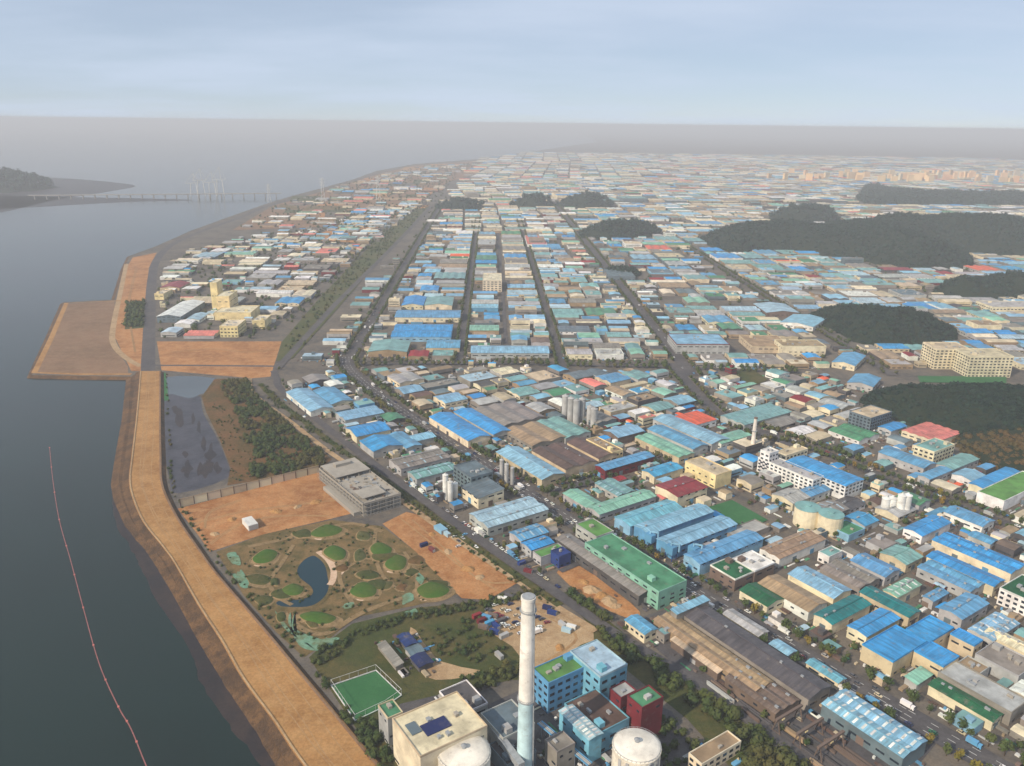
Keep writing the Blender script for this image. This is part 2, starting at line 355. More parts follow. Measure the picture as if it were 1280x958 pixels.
sheet('soil_ground', [(222, 636), (400, 590), (432, 620), (440, 642), (400, 652), (330, 668), (262, 690), (250, 672)], M['soil'])
sheet('garden_ground', [(270, 690), (330, 668), (415, 650), (478, 658), (520, 690), (575, 742), (520, 757), (442, 772), (404, 806), (380, 822), (345, 790), (305, 745)], M['garden'])
sheet('soil_ground', [(478, 655), (508, 640), (540, 648), (590, 680), (655, 724), (610, 750), (577, 748), (540, 712), (520, 690)], M['soil'])
sheet('grass_field', [(386, 822), (404, 806), (440, 780), (520, 760), (600, 752), (660, 742), (700, 760), (775, 812), (700, 850), (640, 850), (560, 866), (500, 880), (486, 905), (498, 965), (478, 960)], M['grass'])
sheet('sandy_ground', [(598, 770), (640, 750), (668, 742), (742, 792), (726, 806), (672, 838), (640, 808), (612, 790)], M['lot'], smooth=2)
sheet('sandy_ground', [(512, 790), (520, 788), (548, 826), (600, 838), (584, 846), (545, 850), (530, 838)], M['lot'], smooth=2)
sheet('sandy_ground', [(696, 716), (720, 705), (770, 740), (800, 765), (790, 775), (740, 752)], M['soil'], smooth=2)
sheet('plant_yard', [(486, 905), (500, 880), (560, 866), (580, 848), (612, 880), (652, 862), (700, 845), (760, 850), (840, 890), (870, 940), (900, 990), (470, 1000), (500, 960)], M['asphalt'])
sheet('grass_verge', [(700, 742), (715, 738), (790, 800), (900, 862), (1040, 970), (940, 990), (860, 900), (780, 835), (745, 790)], M['grass'])
sheet('steel_yard', [(782, 778), (812, 768), (890, 745), (1170, 930), (1120, 990), (1040, 990), (900, 880)], M['asphalt'])
for pts in ([(240, 655), (300, 640), (360, 632), (420, 625)], [(262, 680), (300, 655), (350, 645), (410, 645)], [(500, 648), (540, 680), (580, 712), (620, 738)], [(515, 650), (560, 690), (600, 725), (640, 728)], [(215, 440), (260, 436), (310, 440), (345, 436)], [(650, 752), (690, 775), (720, 798), (680, 828)], [(612, 776), (650, 790), (668, 812)], [(255, 660), (262, 640), (300, 625)], [(170, 335), (160, 380), (168, 440)]):
    for k in (0, 1.6): strip('wheel_track', [(x + k, y + k * .6) for x, y in pts], .9, M['track'], smooth=5)
def mound(name, px, mat, H):
    B_ = catmull([G(a, b, 0) for a, b in px], 5); cx_ = sum(q.x for q in B_) / len(B_); cy_ = sum(q.y for q in B_) / len(B_); n_ = len(B_); vs = []
    for f, z in ((1.25, -.1), (1.0, .35), (.75, .75), (.45, .95)):
        for q in B_: vs.append((cx_ + (q.x - cx_) * f, cy_ + (q.y - cy_) * f, ZL[0] + H * z * random.uniform(.93, 1.05) if z > 0 else -.1))
    vs.append((cx_, cy_, ZL[0] + H))
    m = MB(); m.add(vs, [(k * n_ + j, k * n_ + (j + 1) % n_, (k + 1) * n_ + (j + 1) % n_, (k + 1) * n_ + j) for k in range(3) for j in range(n_)] + [(3 * n_ + j, 3 * n_ + (j + 1) % n_, 4 * n_) for j in range(n_)])
    me = m.mesh(name, [mat, M['rim']]); me.polygons.foreach_set('use_smooth', [True] * len(me.polygons))
    for p in me.polygons:
        if p.index < n_: p.material_index = 1
    if me.polygons[0].normal.z < 0: me.flip_normals()
    return tag(link(name, me), kind='structure')
# ---- garden details
for k in range(30):
    fx, fy = random.uniform(290, 560), random.uniform(665, 800); ok_ = inpoly(fx, fy, [(285, 695), (335, 675), (415, 658), (470, 665), (512, 695), (560, 738), (515, 750), (440, 765), (400, 795), (375, 800), (345, 770), (312, 745)])
    if ok_:
        rx, ry = random.uniform(6, 18), random.uniform(3, 8); th = random.uniform(0, 6); mound('planting_mound', [(fx + rx * math.cos(th + t) * random.uniform(.6, 1.2), fy + ry * math.sin(th + t) * random.uniform(.6, 1.2)) for t in np.linspace(0, 5.5, 7)], M[random.choice(('grass', 'belt', 'reed', 'grass'))], random.uniform(.6, 1.6)) if math.hypot(fx - 388, (fy - 728) * 1.1) > 40 else None
for poly in ([(332, 688), (347, 692), (340, 703), (322, 706), (316, 699)], [(407, 657), (428, 662), (420, 670), (398, 673), (388, 668)], [(416, 683), (432, 690), (430, 700), (418, 702), (404, 692)],
             [(474, 679), (490, 687), (484, 696), (468, 695), (463, 686)], [(494, 695), (508, 700), (504, 713), (488, 714), (481, 706)], [(452, 729), (470, 735), (468, 746), (450, 749), (437, 741)],
             [(540, 729), (562, 738), (552, 748), (530, 749), (521, 738)], [(395, 766), (420, 773), (412, 781), (390, 781), (374, 771)], [(366, 731), (380, 737), (374, 745), (360, 746), (352, 739)]):
    c = Vector((sum(p[0] for p in poly) / 5, sum(p[1] for p in poly) / 5))
    j = lambda: random.uniform(.94, 1.08)
    sheet('sand_ring', [(c.x + (p[0] - c.x) * 1.25 * j() + 1, c.y + (p[1] - c.y) * 1.22 * j() + 1) for p in poly], M['rim'], smooth=5)
    a0, b0 = poly[3], poly[1]; sheet('sand_bunker', [(c.x + (a0[0] - c.x) * 1.1 + dx_, c.y + (a0[1] - c.y) * 1.1 + dy_) for dx_, dy_ in ((-4, 0), (0, -1.5), (5, -.5), (4, 1.2), (0, 1.2))], M['path'], smooth=4)
    mound('garden_mound', [(c.x + (p[0] - c.x) * .98, c.y + (p[1] - c.y) * .98) for p in poly], M['lawn'], random.uniform(1.4, 2.4))
POND = [(386 + (x_ - 386) * .9, 728 + (y_ - 728) * .92) for x_, y_ in [(391, 692), (378, 699), (370, 711), (374, 722), (389, 734), (391, 744), (376, 751), (347, 753), (341, 757), (352, 761), (384, 761), (402, 753), (413, 738), (412, 720), (408, 705), (400, 696)]]
sheet('pond_bank', [(385 + (x - 385) * 1.16, 728 + (y - 728) * 1.13) for x, y in POND], M['garden'], smooth=4)
sheet('pond', POND, M['pond'], smooth=4)
for pts, wd, mt in (([(398, 690), (410, 700), (417, 713), (416, 726), (412, 732)], 4.5, 'path'), ([(417, 713), (426, 708), (430, 712), (424, 720)], 3, 'path'), ([(367, 682), (352, 705), (338, 727), (345, 745), (365, 757)], 3, 'rim'),
                    ([(300, 728), (330, 735), (338, 727)], 3, 'rim'), ([(310, 684), (350, 676), (395, 664), (440, 655), (478, 665)], 4, 'rim'), ([(356, 768), (380, 788), (410, 792), (450, 768), (505, 748), (560, 742)], 4, 'rim'),
                    ([(430, 690), (424, 712), (428, 735), (445, 760)], 3, 'rim'), ([(470, 662), (468, 690), (478, 720), (500, 740)], 3, 'rim'), ([(432, 712), (452, 700), (470, 700)], 2.5, 'rim'), ([(505, 690), (520, 715), (520, 745)], 2.5, 'rim')):
    strip('garden_path', pts, wd, M[mt])
for poly in ([(292, 712), (302, 715), (312, 735), (304, 740), (296, 728)], [(350, 764), (362, 785), (400, 800), (425, 803), (410, 812), (376, 808), (352, 786)], [(424, 756), (440, 753), (442, 760), (430, 764)], [(502, 744), (514, 742), (518, 750), (506, 756)], [(508, 765), (522, 760), (520, 768), (510, 770)], [(284, 690), (296, 690), (300, 705), (292, 708)], [(525, 716), (533, 722), (527, 730), (520, 724)], [(450, 668), (462, 670), (458, 676), (448, 674)]):
    cx_, cy_ = sum(p[0] for p in poly) / len(poly), sum(p[1] for p in poly) / len(poly)
    for k in range(3): sheet('turquoise_groundcover', [(cx_ + (p[0] - cx_) * random.uniform(.35, 1.15) + random.uniform(-3, 3), cy_ + (p[1] - cy_) * random.uniform(.4, 1.1) + random.uniform(-2, 2)) for p in poly], M['net'], smooth=4)
sheet('sports_court', [(414, 858), (470, 839), (502, 870), (482, 884), (444, 902)], M['turf'])

# ---- streets
ROADS = []
def road(name, pts, width, mat='asphalt', px=True, smooth=4, dashes=False):
    o, P = strip(name, pts, width, M[mat], px, None, smooth); ROADS.append((P, width))
    if dashes:
        z = nextz(); m = MB(); acc = 0
        for i in range(len(P) - 1):
            a, b = P[i], P[i + 1]; d = b - a; L = d.length; d.normalize(); nn = Vector((-d.y, d.x)); s = 0
            while s < L - 4:
                for off in (-width / 4, 0, width / 4):
                    q = a + d * s + nn * off; e = q + d * 4; h = nn * .16
                    m.add([(q.x - h.x, q.y - h.y, z), (e.x - h.x, e.y - h.y, z), (e.x + h.x, e.y + h.y, z), (q.x + h.x, q.y + h.y, z)], [(0, 1, 2, 3)])
                s += 9
        k = link('lane_marking', m.mesh('lane_marking', M['marking']), o); tag(k, kind='stuff')
    return P
d1 = Vector((-math.cos(G1), -math.sin(G1)))        # away from the camera along grid 1
n1 = Vector((d1.y, -d1.x))
def long_street(px, y0, y1, width, name='street'):
    a = G(*px); a = Vector((a.x, a.y)); q = a + d1 * ((y0 - a.y) / d1.y); e = a + d1 * ((y1 - a.y) / d1.y)
    return road(name, [(q.x, q.y), (e.x, e.y)], width, px=False, smooth=0)
RC = long_street((487, 365), 985, 3300, 15); RB = long_street((585, 370), 1000, 2700, 8.5); RD = long_street((674, 360), 985, 2700, 8.5); RA = long_street((777, 360), 960, 3300, 17)
RE = long_street((629, 380), 1080, 2300, 6)
AVE = road('avenue', [(432, 447), (436, 462), (465, 488), (510, 520), (600, 579), (690, 638), (780, 691), (870, 742), (1000, 818), (1130, 893), (1240, 957), (1400, 1050)], 17, dashes=True)
RRAIL = road('rail_side_road', [(342, 464), (346, 474), (354, 490), (440, 560), (500, 604), (560, 648), (640, 704), (690, 738), (760, 787), (860, 848), (980, 930), (1060, 990)], 8)
RRIGHT = road('street', [(905, 524), (1000, 556), (1060, 578), (1130, 610), (1200, 634), (1290, 668)], 12)
RCROSS = road('street', [(640, 606), (700, 612), (770, 592), (860, 567), (940, 549), (985, 552)], 9)
RMID = road('street', [(430, 456), (640, 455), (840, 460), (1000, 466)], 7, smooth=0)
RA2 = road('street', [(838, 455), (870, 492), (905, 524), (960, 548)], 15)
RDIAG = road('street', [(860, 310), (900, 335), (1000, 398), (1060, 435), (1115, 470)], 12, smooth=0)
RS4 = road('street', [(700, 715), (735, 700)], 5, smooth=0)
belt = sheet('greenbelt', [(352, 428), (400, 372), (470, 300), (520, 258), (536, 258), (486, 312), (420, 388), (366, 448), (345, 452)], M['belt'])
road('belt_road', [(346, 462), (420, 380), (488, 312), (540, 258)], 10, smooth=0)
strip('dirt_track', [(312, 474), (318, 494), (366, 530), (412, 566), (470, 604), (560, 668), (640, 722), (690, 756), (745, 790)], 5.5, M['lot'])
strip('drainage_ditch', [(326, 480), (340, 496), (420, 558), (480, 600), (540, 645), (600, 688), (660, 730), (700, 758)], 6, M['grass'])
sheet('brown_fields', [(290, 288), (340, 258), (400, 240), (475, 217), (520, 207), (600, 201), (640, 204), (560, 228), (530, 250), (480, 282), (400, 284)], M['brown'])
for k in range(90):
    fx, fy = random.uniform(320, 580), random.uniform(205, 286)
    if inpoly(fx, fy, [(300, 286), (345, 258), (400, 241), (475, 219), (530, 208), (590, 204), (550, 228), (530, 250), (480, 282), (400, 284)]):
        a_, b_ = random.uniform(10, 26), random.uniform(1.2, 3.2); sh = random.uniform(2, 8); sheet('field_plot', [(fx - a_, fy + b_), (fx + a_ - sh, fy + b_), (fx + a_, fy - b_), (fx - a_ + sh, fy - b_)], M[random.choice(('lot', 'garden', 'belt', 'grass', 'soil', 'dike', 'city'))])
sheet('brown_fields', [(380, 300), (420, 284), (474, 284), (452, 304)], M['soil'])
sheet('grass_field', [(916, 464), (940, 461), (960, 475), (936, 484)], M['grass'])
sheet('grass_field', [(1147, 470), (1258, 471), (1258, 479), (1150, 478)], M['turf'])
sheet('grass_field', [(885, 634), (915, 625), (960, 650), (930, 664)], M['turf'])

# ---- hills
def hill(px, H, step, name='hill', seed=1):
    B = [G(a, b) for a, b in px]; B = [(q.x, q.y) for q in catmull(B, 3)]
    A = np.array(B); x0, y0 = A.min(0); x1, y1 = A.max(0)
    xs = np.arange(x0 - step, x1 + step, step); ys = np.arange(y0 - step, y1 + step, step)
    X, Y = np.meshgrid(xs, ys); D = np.full(X.shape, 1e9); ins = np.zeros(X.shape, bool)
    for i in range(len(A)):
        a = A[i]; b = A[(i + 1) % len(A)]; d = b - a; L = d @ d + 1e-9
        t = np.clip(((X - a[0]) * d[0] + (Y - a[1]) * d[1]) / L, 0, 1)
        D = np.minimum(D, np.hypot(X - a[0] - t * d[0], Y - a[1] - t * d[1]))
        c = ((a[1] > Y) != (b[1] > Y)); xx = (b[0] - a[0]) * (Y - a[1]) / (b[1] - a[1] + 1e-12) + a[0]; ins ^= c & (X < xx)
    dm = D[ins].max(); r = np.random.default_rng(seed); nz = np.zeros(X.shape)
    for k in range(7):
        wl = max(x1 - x0, y1 - y0) / (1.5 + 1.2 * k); th = r.uniform(0, 6.28); nz += np.sin((X * math.cos(th) + Y * math.sin(th)) * 6.28 / wl + r.uniform(0, 6.28)) / (1 + .5 * k)
    Z = np.where(ins, H * np.sin(np.clip(D / dm, 0, 1) * math.pi / 2) ** .85 * (1 + .13 * nz), -1.5)
    V = np.stack([X.ravel(), Y.ravel(), Z.ravel()], 1); nx = len(xs)
    idx = np.arange(X.size).reshape(X.shape); q = np.stack([idx[:-1, :-1], idx[:-1, 1:], idx[1:, 1:], idx[1:, :-1]], -1).reshape(-1, 4)
    keep = ins[:-1, :-1] | ins[:-1, 1:] | ins[1:, 1:] | ins[1:, :-1]; q = q[keep.ravel()]
    me = bpy.data.meshes.new(name); me.from_pydata(V.tolist(), [], q.tolist()); me.materials.append(M['forest'])
    me.polygons.foreach_set('use_smooth', [True] * len(me.polygons))
    tag(link(name, me), kind='structure')
    def zat(x, y):
        i = int((x - xs[0]) / step); j = int((y - ys[0]) / step)
        return float(Z[min(max(j, 0), Z.shape[0] - 1), min(max(i, 0), Z.shape[1] - 1)])
    return B, zat
HILLS = []
for px, H, st in (([(1076, 503), (1110, 522), (1190, 552), (1214, 577), (1290, 603), (1420, 600), (1420, 500), (1280, 497), (1150, 494), (1095, 492)], 30, 8),
                  ([(1010, 397), (1040, 412), (1090, 433), (1185, 428), (1192, 414), (1150, 402), (1080, 396), (1030, 390)], 27, 10),
                  ([(1166, 364), (1200, 374), (1300, 372), (1420, 362), (1300, 354), (1200, 356)], 28, 14),
                  ([(876, 302), (920, 316), (960, 312), (1050, 322), (1140, 337), (1207, 335), (1212, 322), (1180, 313), (1290, 322), (1420, 305), (1300, 290), (1000, 290), (900, 293)], 58, 20),
                  ([(960, 276), (1000, 280), (1050, 278), (1030, 270), (975, 271)], 40, 25),
                  ([(722, 295), (745, 300), (800, 298), (826, 292), (790, 287), (740, 288)], 32, 18),
                  ([(638, 257), (665, 260), (690, 258), (680, 254), (650, 254)], 34, 25), ([(694, 257), (730, 261), (768, 259), (750, 255), (710, 254)], 36, 25),
                  ([(545, 260), (575, 263), (608, 260), (590, 256), (560, 256)], 22, 25), ([(756, 344), (795, 347), (796, 340), (760, 338)], 9, 12),
                  ([(1078, 254), (1180, 258), (1300, 256), (1300, 246), (1180, 244), (1110, 238), (1092, 232), (1080, 238)], 18, 40),
                  ([(-160, 238), (-40, 241), (40, 238), (64, 234), (30, 229), (-60, 228)], 62, 40)):
    HILLS.append(hill(px, H, st, seed=len(HILLS) + 3))
# ================================================================== BUILDINGS
RECTS = []; LAND = []; NBUILD = [0]
def sat(a, b, pad=0.0):
    dx, dy = b[0] - a[0], b[1] - a[1]
    if dx * dx + dy * dy > (math.hypot(a[3], a[4]) + math.hypot(b[3], b[4]) + pad) ** 2: return False
    for r in (a, b):
        for k in (0, math.pi / 2):
            ux, uy = math.cos(r[2] + k), math.sin(r[2] + k); d = abs(dx * ux + dy * uy); e = pad
            for q in (a, b):
                c, s = math.cos(q[2]), math.sin(q[2]); e += abs(q[3] * (c * ux + s * uy)) + abs(q[4] * (-s * ux + c * uy))
            if d >= e: return False
    return True
def fit(quad, h, ang):
    P = [G(quad[i], quad[i + 1], h) for i in range(0, 8, 2)]
    c, s = math.cos(ang), math.sin(ang)
    u = sorted(p.x * c + p.y * s for p in P); v = sorted(-p.x * s + p.y * c for p in P)
    u0, u1, v0, v1 = (u[0] + u[1]) / 2, (u[2] + u[3]) / 2, (v[0] + v[1]) / 2, (v[2] + v[3]) / 2
    cu, cv = (u0 + u1) / 2, (v0 + v1) / 2
    return cu * c - cv * s, cu * s + cv * c, u1 - u0, v1 - v0
def gable_mesh(L, W, rise, t=.22, oh=.5):
    m = MB(); x0, x1 = -L / 2 - oh, L / 2 + oh; k = rise / (W / 2); y = W / 2 + oh; ze = -k * oh
    sec = [(-y, ze), (0, rise), (y, ze), (y, ze + t), (0, rise + t), (-y, ze + t)]
    m.add([(x0, a, b) for a, b in sec] + [(x1, a, b) for a, b in sec],
          [(0, 1, 7, 6), (1, 2, 8, 7), (2, 3, 9, 8), (3, 4, 10, 9), (4, 5, 11, 10), (5, 0, 6, 11), (0, 5, 4, 1), (1, 4, 3, 2), (6, 7, 10, 11), (7, 8, 9, 10)])
    return m.mesh('roof', M['roof'])
def slab_mesh(L, W, mat, t=.25):
    m = MB(); m.box(-L / 2, L / 2, -W / 2, W / 2, 0, t); return m.mesh('slab', mat)
def strip_on_slope(L, W, rise, x, w, side, lo=.12, hi=.88):
    m = MB(); k = rise / (W / 2); pts = []
    for f, dz in ((lo, .225), (hi, .225)):
        y = side * W / 2 * (1 - f); z = rise - abs(y) * k + dz; pts.append((y, z))
    (ya, za), (yb, zb) = pts
    m.add([(x - w / 2, ya, za), (x + w / 2, ya, za), (x + w / 2, yb, zb), (x - w / 2, yb, zb), (x - w / 2, ya, za + .1), (x + w / 2, ya, za + .1), (x + w / 2, yb, zb + .1), (x - w / 2, yb, zb + .1)],
          [(4, 5, 6, 7), (0, 1, 5, 4), (1, 2, 6, 5), (2, 3, 7, 6), (3, 0, 4, 7)])
    return m.mesh('skylight', M['roof'])
def wing(rt, lx, ly, la, L, W, h, roof, rc, wc, o):
    """walls, roof and openings of one rectangular wing, in the frame of its thing"""
    if W > L: L, W, la = W, L, la + math.pi / 2
    wa = rt.rotation_euler[2]; ca, sa = math.cos(wa), math.sin(wa)
    wx, wy = rt.location[0] + lx * ca - ly * sa, rt.location[1] + lx * sa + ly * ca; A = wa + la
    RECTS.append((wx, wy, A, L / 2, W / 2))
    det = o.get('det', 2); near = math.hypot(wx, wy) < 700
    def put(name, me, x=0, y=0, z=0, sc=None, col=None, par=None, rz=0):
        if par is not None: return link(name, me, par, (x, y, z), rz, sc, col)
        c, s = math.cos(la), math.sin(la)
        return link(name, me, rt, (lx + x * c - y * s, ly + x * s + y * c, z), la + rz, sc, col)
    n = o.get('spans', 1); rise = o.get('rise', max(.8, min(3.2, W / n * .10)))
    m = MB(); wcol = shade(wc, .05); rcol = shade(rc, .05)
    if roof == 'gable':
        sw = W / n; vs = []; 
        for x in (-L / 2, L / 2):
            vs += [(x, -W / 2, -.5), (x, W / 2, -.5)]
            for k in range(n):
                y0 = W / 2 - k * sw; vs += [(x, y0, h), (x, y0 - sw / 2, h + rise)]
            vs += [(x, -W / 2, h)]
        k2 = len(vs) // 2; m.add(vs, [tuple(range(k2)), tuple(range(2 * k2 - 1, k2 - 1, -1)), (0, k2 - 1, 2 * k2 - 1, k2), (2, 1, k2 + 1, k2 + 2)])
        put('wall', m.mesh('wall', M['wall']), col=wcol)
        gm = gable_mesh(L, sw, rise, oh=.35 if n > 1 else .6)
        for k in range(n):
            y = W / 2 - (k + .5) * sw; rf = put('roof', gm, 0, y, h + .01, col=shade(rcol, .05 if n > 1 else .01))
            if det >= 2 and near:
                put('ridge_cap', U['roof'], 0, 0, rise + .2, (L + .8, .9, .3), shade(rcol, .25), rf)
                for i in range(random.choice((0, 2, 3, 5)) if L > 18 else 0): put('roof_vent', U['steel'], (random.random() - .5) * L * .9, 0, rise + .3, (random.uniform(.8, 2.4), 1.2, random.uniform(.7, 1.3)), None, rf)
                ns = o.get('sky', random.choice((0, 0, 3, 4, 5)) if L > 22 else 0)
                for i in range(ns):
                    x = -L / 2 + L * (i + .5) / ns
                    for sd in (-1, 1): put('skylight', strip_on_slope(L, sw, rise, x, 1.3, sd), 0, 0, 0, None, shade(o.get('skyc', 'pblue'), .1), rf)
    elif roof == 'shed':
        m.add([(-L / 2, -W / 2, -.5), (L / 2, -W / 2, -.5), (L / 2, W / 2, -.5), (-L / 2, W / 2, -.5), (-L / 2, -W / 2, h), (L / 2, -W / 2, h), (L / 2, W / 2, h + rise), (-L / 2, W / 2, h + rise)],
              [(0, 1, 5, 4), (1, 2, 6, 5), (2, 3, 7, 6), (3, 0, 4, 7)])
        put('wall', m.mesh('wall', M['wall']), col=wcol)
        m = MB(); e = .5; x, y = L / 2 + e, W / 2 + e; k = rise / W * e
        m.add([(-x, -y, h - k), (x, -y, h - k), (x, y, h + rise + k), (-x, y, h + rise + k), (-x, -y, h - k + .25), (x, -y, h - k + .25), (x, y, h + rise + k + .25), (-x, y, h + rise + k + .25)],
              [(0, 1, 5, 4), (1, 2, 6, 5), (2, 3, 7, 6), (3, 0, 4, 7), (4, 5, 6, 7), (3, 2, 1, 0)])
        put('roof', m.mesh('roof', M['roof']), 0, 0, .02, col=rcol)
    else:
        m.box(-L / 2, L / 2, -W / 2, W / 2, -.5, h, bottom=False); put('wall', m.mesh('wall', M['wall']), col=wcol)
        rf = put('roof', slab_mesh(L - .7, W - .7, M['roof' if o.get('metal') else 'flat']), 0, 0, h - .05, col=rcol)
        m = MB(); p = .35; t = .9
        for (a, b, c2, d2) in ((-L / 2 - .06, L / 2 + .06, -W / 2 - .06, -W / 2 + p), (-L / 2 - .06, L / 2 + .06, W / 2 - p, W / 2 + .06), (-L / 2 - .06, -L / 2 + p, -W / 2 + p, W / 2 - p), (L / 2 - p, L / 2 + .06, -W / 2 + p, W / 2 - p)):
            m.box(a, b, c2, d2, h - .25, h + t)
        put('parapet', m.mesh('parapet', M['wall']), col=shade(o.get('pc', wc), .05))
        if o.get('units', 1) and det >= 1:
            for i in range(random.randint(1, 3) + (2 if L > 35 else 0)):
                a, b = random.uniform(1.2, 3.5), random.uniform(1.2, 3)
                put('roof_unit', U[random.choice(('steel', 'concrete', 'wall'))], random.uniform(-.4, .4) * (L - 6), random.uniform(-.38, .38) * (W - 5), .2, (a, b, random.uniform(.8, 2)), 'lgrey', rf)
            if L > 14 and W > 10 and random.random() < .7:
                put('stair_head', U['wall'], random.choice((-.32, .32)) * L, random.choice((-.25, .25)) * W, .2, (4.5, 3.6, 2.8), shade(wc), rf)
    # openings on the walls turned to the sea front / viewer side
    if det >= 1:
        st = o.get('st', max(1, int(h / 4.2)))
        for (nx, ny, ln, dp) in ((1, 0, W, L / 2), (-1, 0, W, L / 2), (0, 1, L, W / 2), (0, -1, L, W / 2)):
            ax, ay = nx * math.cos(A) - ny * math.sin(A), nx * math.sin(A) + ny * math.cos(A)
            if -ax * wx - ay * wy < 0 or ln < 5: continue
            rz = math.atan2(ny, nx) - math.pi / 2
            def onwall(name, me, t, z, wd, hh, th, col=None):
                put(name, me, nx * dp + (-ny) * t, ny * dp + nx * t, z, (wd, th, hh), col, None, rz)
            doors = 0
            if not o.get('win') and roof != 'flat' and random.random() < .75:
                for i in range(max(1, int(ln / 24))):
                    t = (i + .5) / max(1, int(ln / 24)) * ln - ln / 2 + random.uniform(-2, 2); onwall('door', U['wall'], t * .8, -.4, 4.2, min(5, h * .6), .24, random.choice(('dgrey', 'slate', 'lgrey', 'slate', 'rust', 'mblue')))
            for k in range(st):
                z = 1.2 + k * (h - .6) / st + (0 if roof == 'flat' else h * .25)
                if z > h - 1.4: continue
                hh = min(1.7, (h - .6) / st * .5)
                if o.get('win'):
                    cnt = max(2, int(ln / o['win']))
                    for i in range(cnt): onwall('window', U['glass'], -ln / 2 + ln * (i + .5) / cnt, z, ln / cnt * .55, hh, .16)
                elif random.random() < .6:
                    cnt = max(2, min(9, int(ln / 7))); ww = random.choice((.32, .45, .62)); u0 = random.choice((0, 0, 1))
                    for i in range(u0, cnt): onwall('window', U['glass'], -ln / 2 + ln * (i + .5) / cnt, z, ln / cnt * ww, min(hh, 1.2), .14)
def new_building(name, label, cat, x, y, ang, group=None):
    r = root(name, label, cat, (x, y, 0), ang, group); NBUILD[0] += 1; return r
def B(label, h, roof, rc, wc, quad, name='factory', cat='factory', g=None, wings=(), land=None, **o):
    hk = .8 if name in ('factory', 'steel_shed', 'conveyor_shed') else .88 if name in ('factory_block', 'office') else 1.0
    h *= hk; wings = [(a[0], a[1] * hk) + tuple(a[2:]) for a in wings]
    ang = {1: G1, 2: G2 - .045, None: G2 - .045 if sum(quad[1::2]) / 4 > 462 else G1}.get(g, g)
    x, y, L, W = fit(quad, h, ang); r = new_building(name, label, cat, x, y, ang)
    wing(r, 0, 0, 0, L, W, h, roof, rc, wc, o)
    for (q2, h2, rf2, rc2, wc2) in wings:
        x2, y2, L_, W_ = fit(q2, h2, ang); c, s = math.cos(-ang), math.sin(-ang); ddx, ddy = x2 - x, y2 - y
        wing(r, ddx * c - ddy * s, ddx * s + ddy * c, 0, L_, W_, h2, rf2, rc2, wc2, o)
    if land: LAND.append((land, sum(quad[0::2]) / 4, sum(quad[1::2]) / 4))
    return r
# ---- treatment plant in the foreground
B('blue block with grass green flat roof and white window panels behind the chimney', 19, 'flat', 'lgreen', 'mblue', (670, 835, 711, 817, 736, 832, 682, 858), 'plant_building', 'building', win=4.5, st=4, land='blue green-roofed plant block')
B('cyan block with pale ribbed roof joined to the blue plant building', 22, 'flat', 'pblue', 'cyan', (714, 814, 744, 802, 787, 831, 748, 848), 'plant_building', 'building', win=6, st=4, pc='pblue', land='cyan plant block')
B('brown flat-roofed hall with cyan walls in front of the red block', 13, 'flat', 'brown', 'cyan', (700, 885, 742, 862, 790, 899, 752, 915), 'plant_building', 'building', win=7, st=2, land='brown-roofed plant hall')
B('dark red brick cube with a green flat roof beside the tree belt', 23, 'flat', 'green', 'dred', (783, 871, 810, 859, 831, 872, 803, 886), 'plant_building', 'building', st=5, wings=(((756, 866, 776, 854, 800, 862, 783, 871), 20, 'flat', 'lgrey', 'dred'),), land='dark red cube')
B('narrow cyan annex with white striped roof beside the brown-roofed hall', 15, 'gable', 'pblue', 'cyan', (698, 889, 714, 883, 755, 916, 737, 924), 'plant_building', 'building', skyc='white', sky=10, rise=.5, land='striped cyan annex')
r = B('cream flat-roofed incinerator hall with dark roof wells and blue side wall', 24, 'flat', 'cream', 'cream', (486, 896, 578, 868, 606, 911, 526, 946), 'incinerator_hall', 'building', st=4, pc='beige', land='cream incinerator hall', wings=(((470, 884, 489, 876, 506, 891, 487, 898), 17, 'flat', 'green', 'lgrey'),))
for x0, y0, a, b, c in ((545, 908, 13, 8, 'navy'), (517, 912, 5, 8, 'slate')):
    q = G(x0, y0, 24.3); d = q - r.location; cs, sn = math.cos(-G2), math.sin(-G2)
    link('roof_well', U['wall'], r, (d.x * cs - d.y * sn, d.x * sn + d.y * cs, 24.22), 0, (b, a, .5), c)
link('wall_cladding', U['wall'], r, (-11, 0, 6), 0, (.5, 20, 15), 'mblue')
B('low dark deck building with white kerb behind the cream incinerator hall', 9, 'flat', 'dgrey', 'lgrey', (540, 872, 580, 850, 612, 880, 585, 890), 'plant_building', 'building', pc='white', land='dark deck building')
B('grey process block with rooftop plant left of the tall chimney', 14, 'flat', 'slate', 'lgrey', (600, 893, 640, 876, 668, 905, 630, 925), 'plant_building', 'building', st=3, land='grey process block')
B('rough concrete cooling block at the foot of the tall chimney', 14, 'flat', 'grey', 'grey', (683, 925, 706, 914, 717, 932, 694, 942), 'plant_building', 'building', units=1)
B('grey service shed at the bottom edge between chimney and white tank', 8, 'flat', 'dgrey', 'slate', (612, 930, 650, 915, 668, 940, 632, 960), 'plant_building', 'building')
B('brown flat-roofed cream office standing alone among the trees', 8, 'flat', 'tan', 'cream', (858, 942, 911, 916, 928, 929, 877, 955), 'office', 'office', win=4, st=2, land='lone brown-roofed office')
B('blue gabled shed inside the yard between solar rows and court', 3.5, 'gable', 'dblue', 'dgrey', (497, 796, 510, 791, 521, 803, 508, 809), 'shed', 'shed', det=0, land='blue gabled shed')
B('navy blue shed at the sandy track end below the lilac shed', 3.6, 'gable', 'navy', 'dgrey', (513, 823, 530, 815, 541, 828, 525, 834), 'shed', 'shed', det=0)
B('lilac grey shed between two dark blue sheds on the grass', 3.4, 'gable', 'slate', 'lgrey', (507, 811, 522, 805, 529, 813, 514, 820), 'shed', 'shed', det=0)
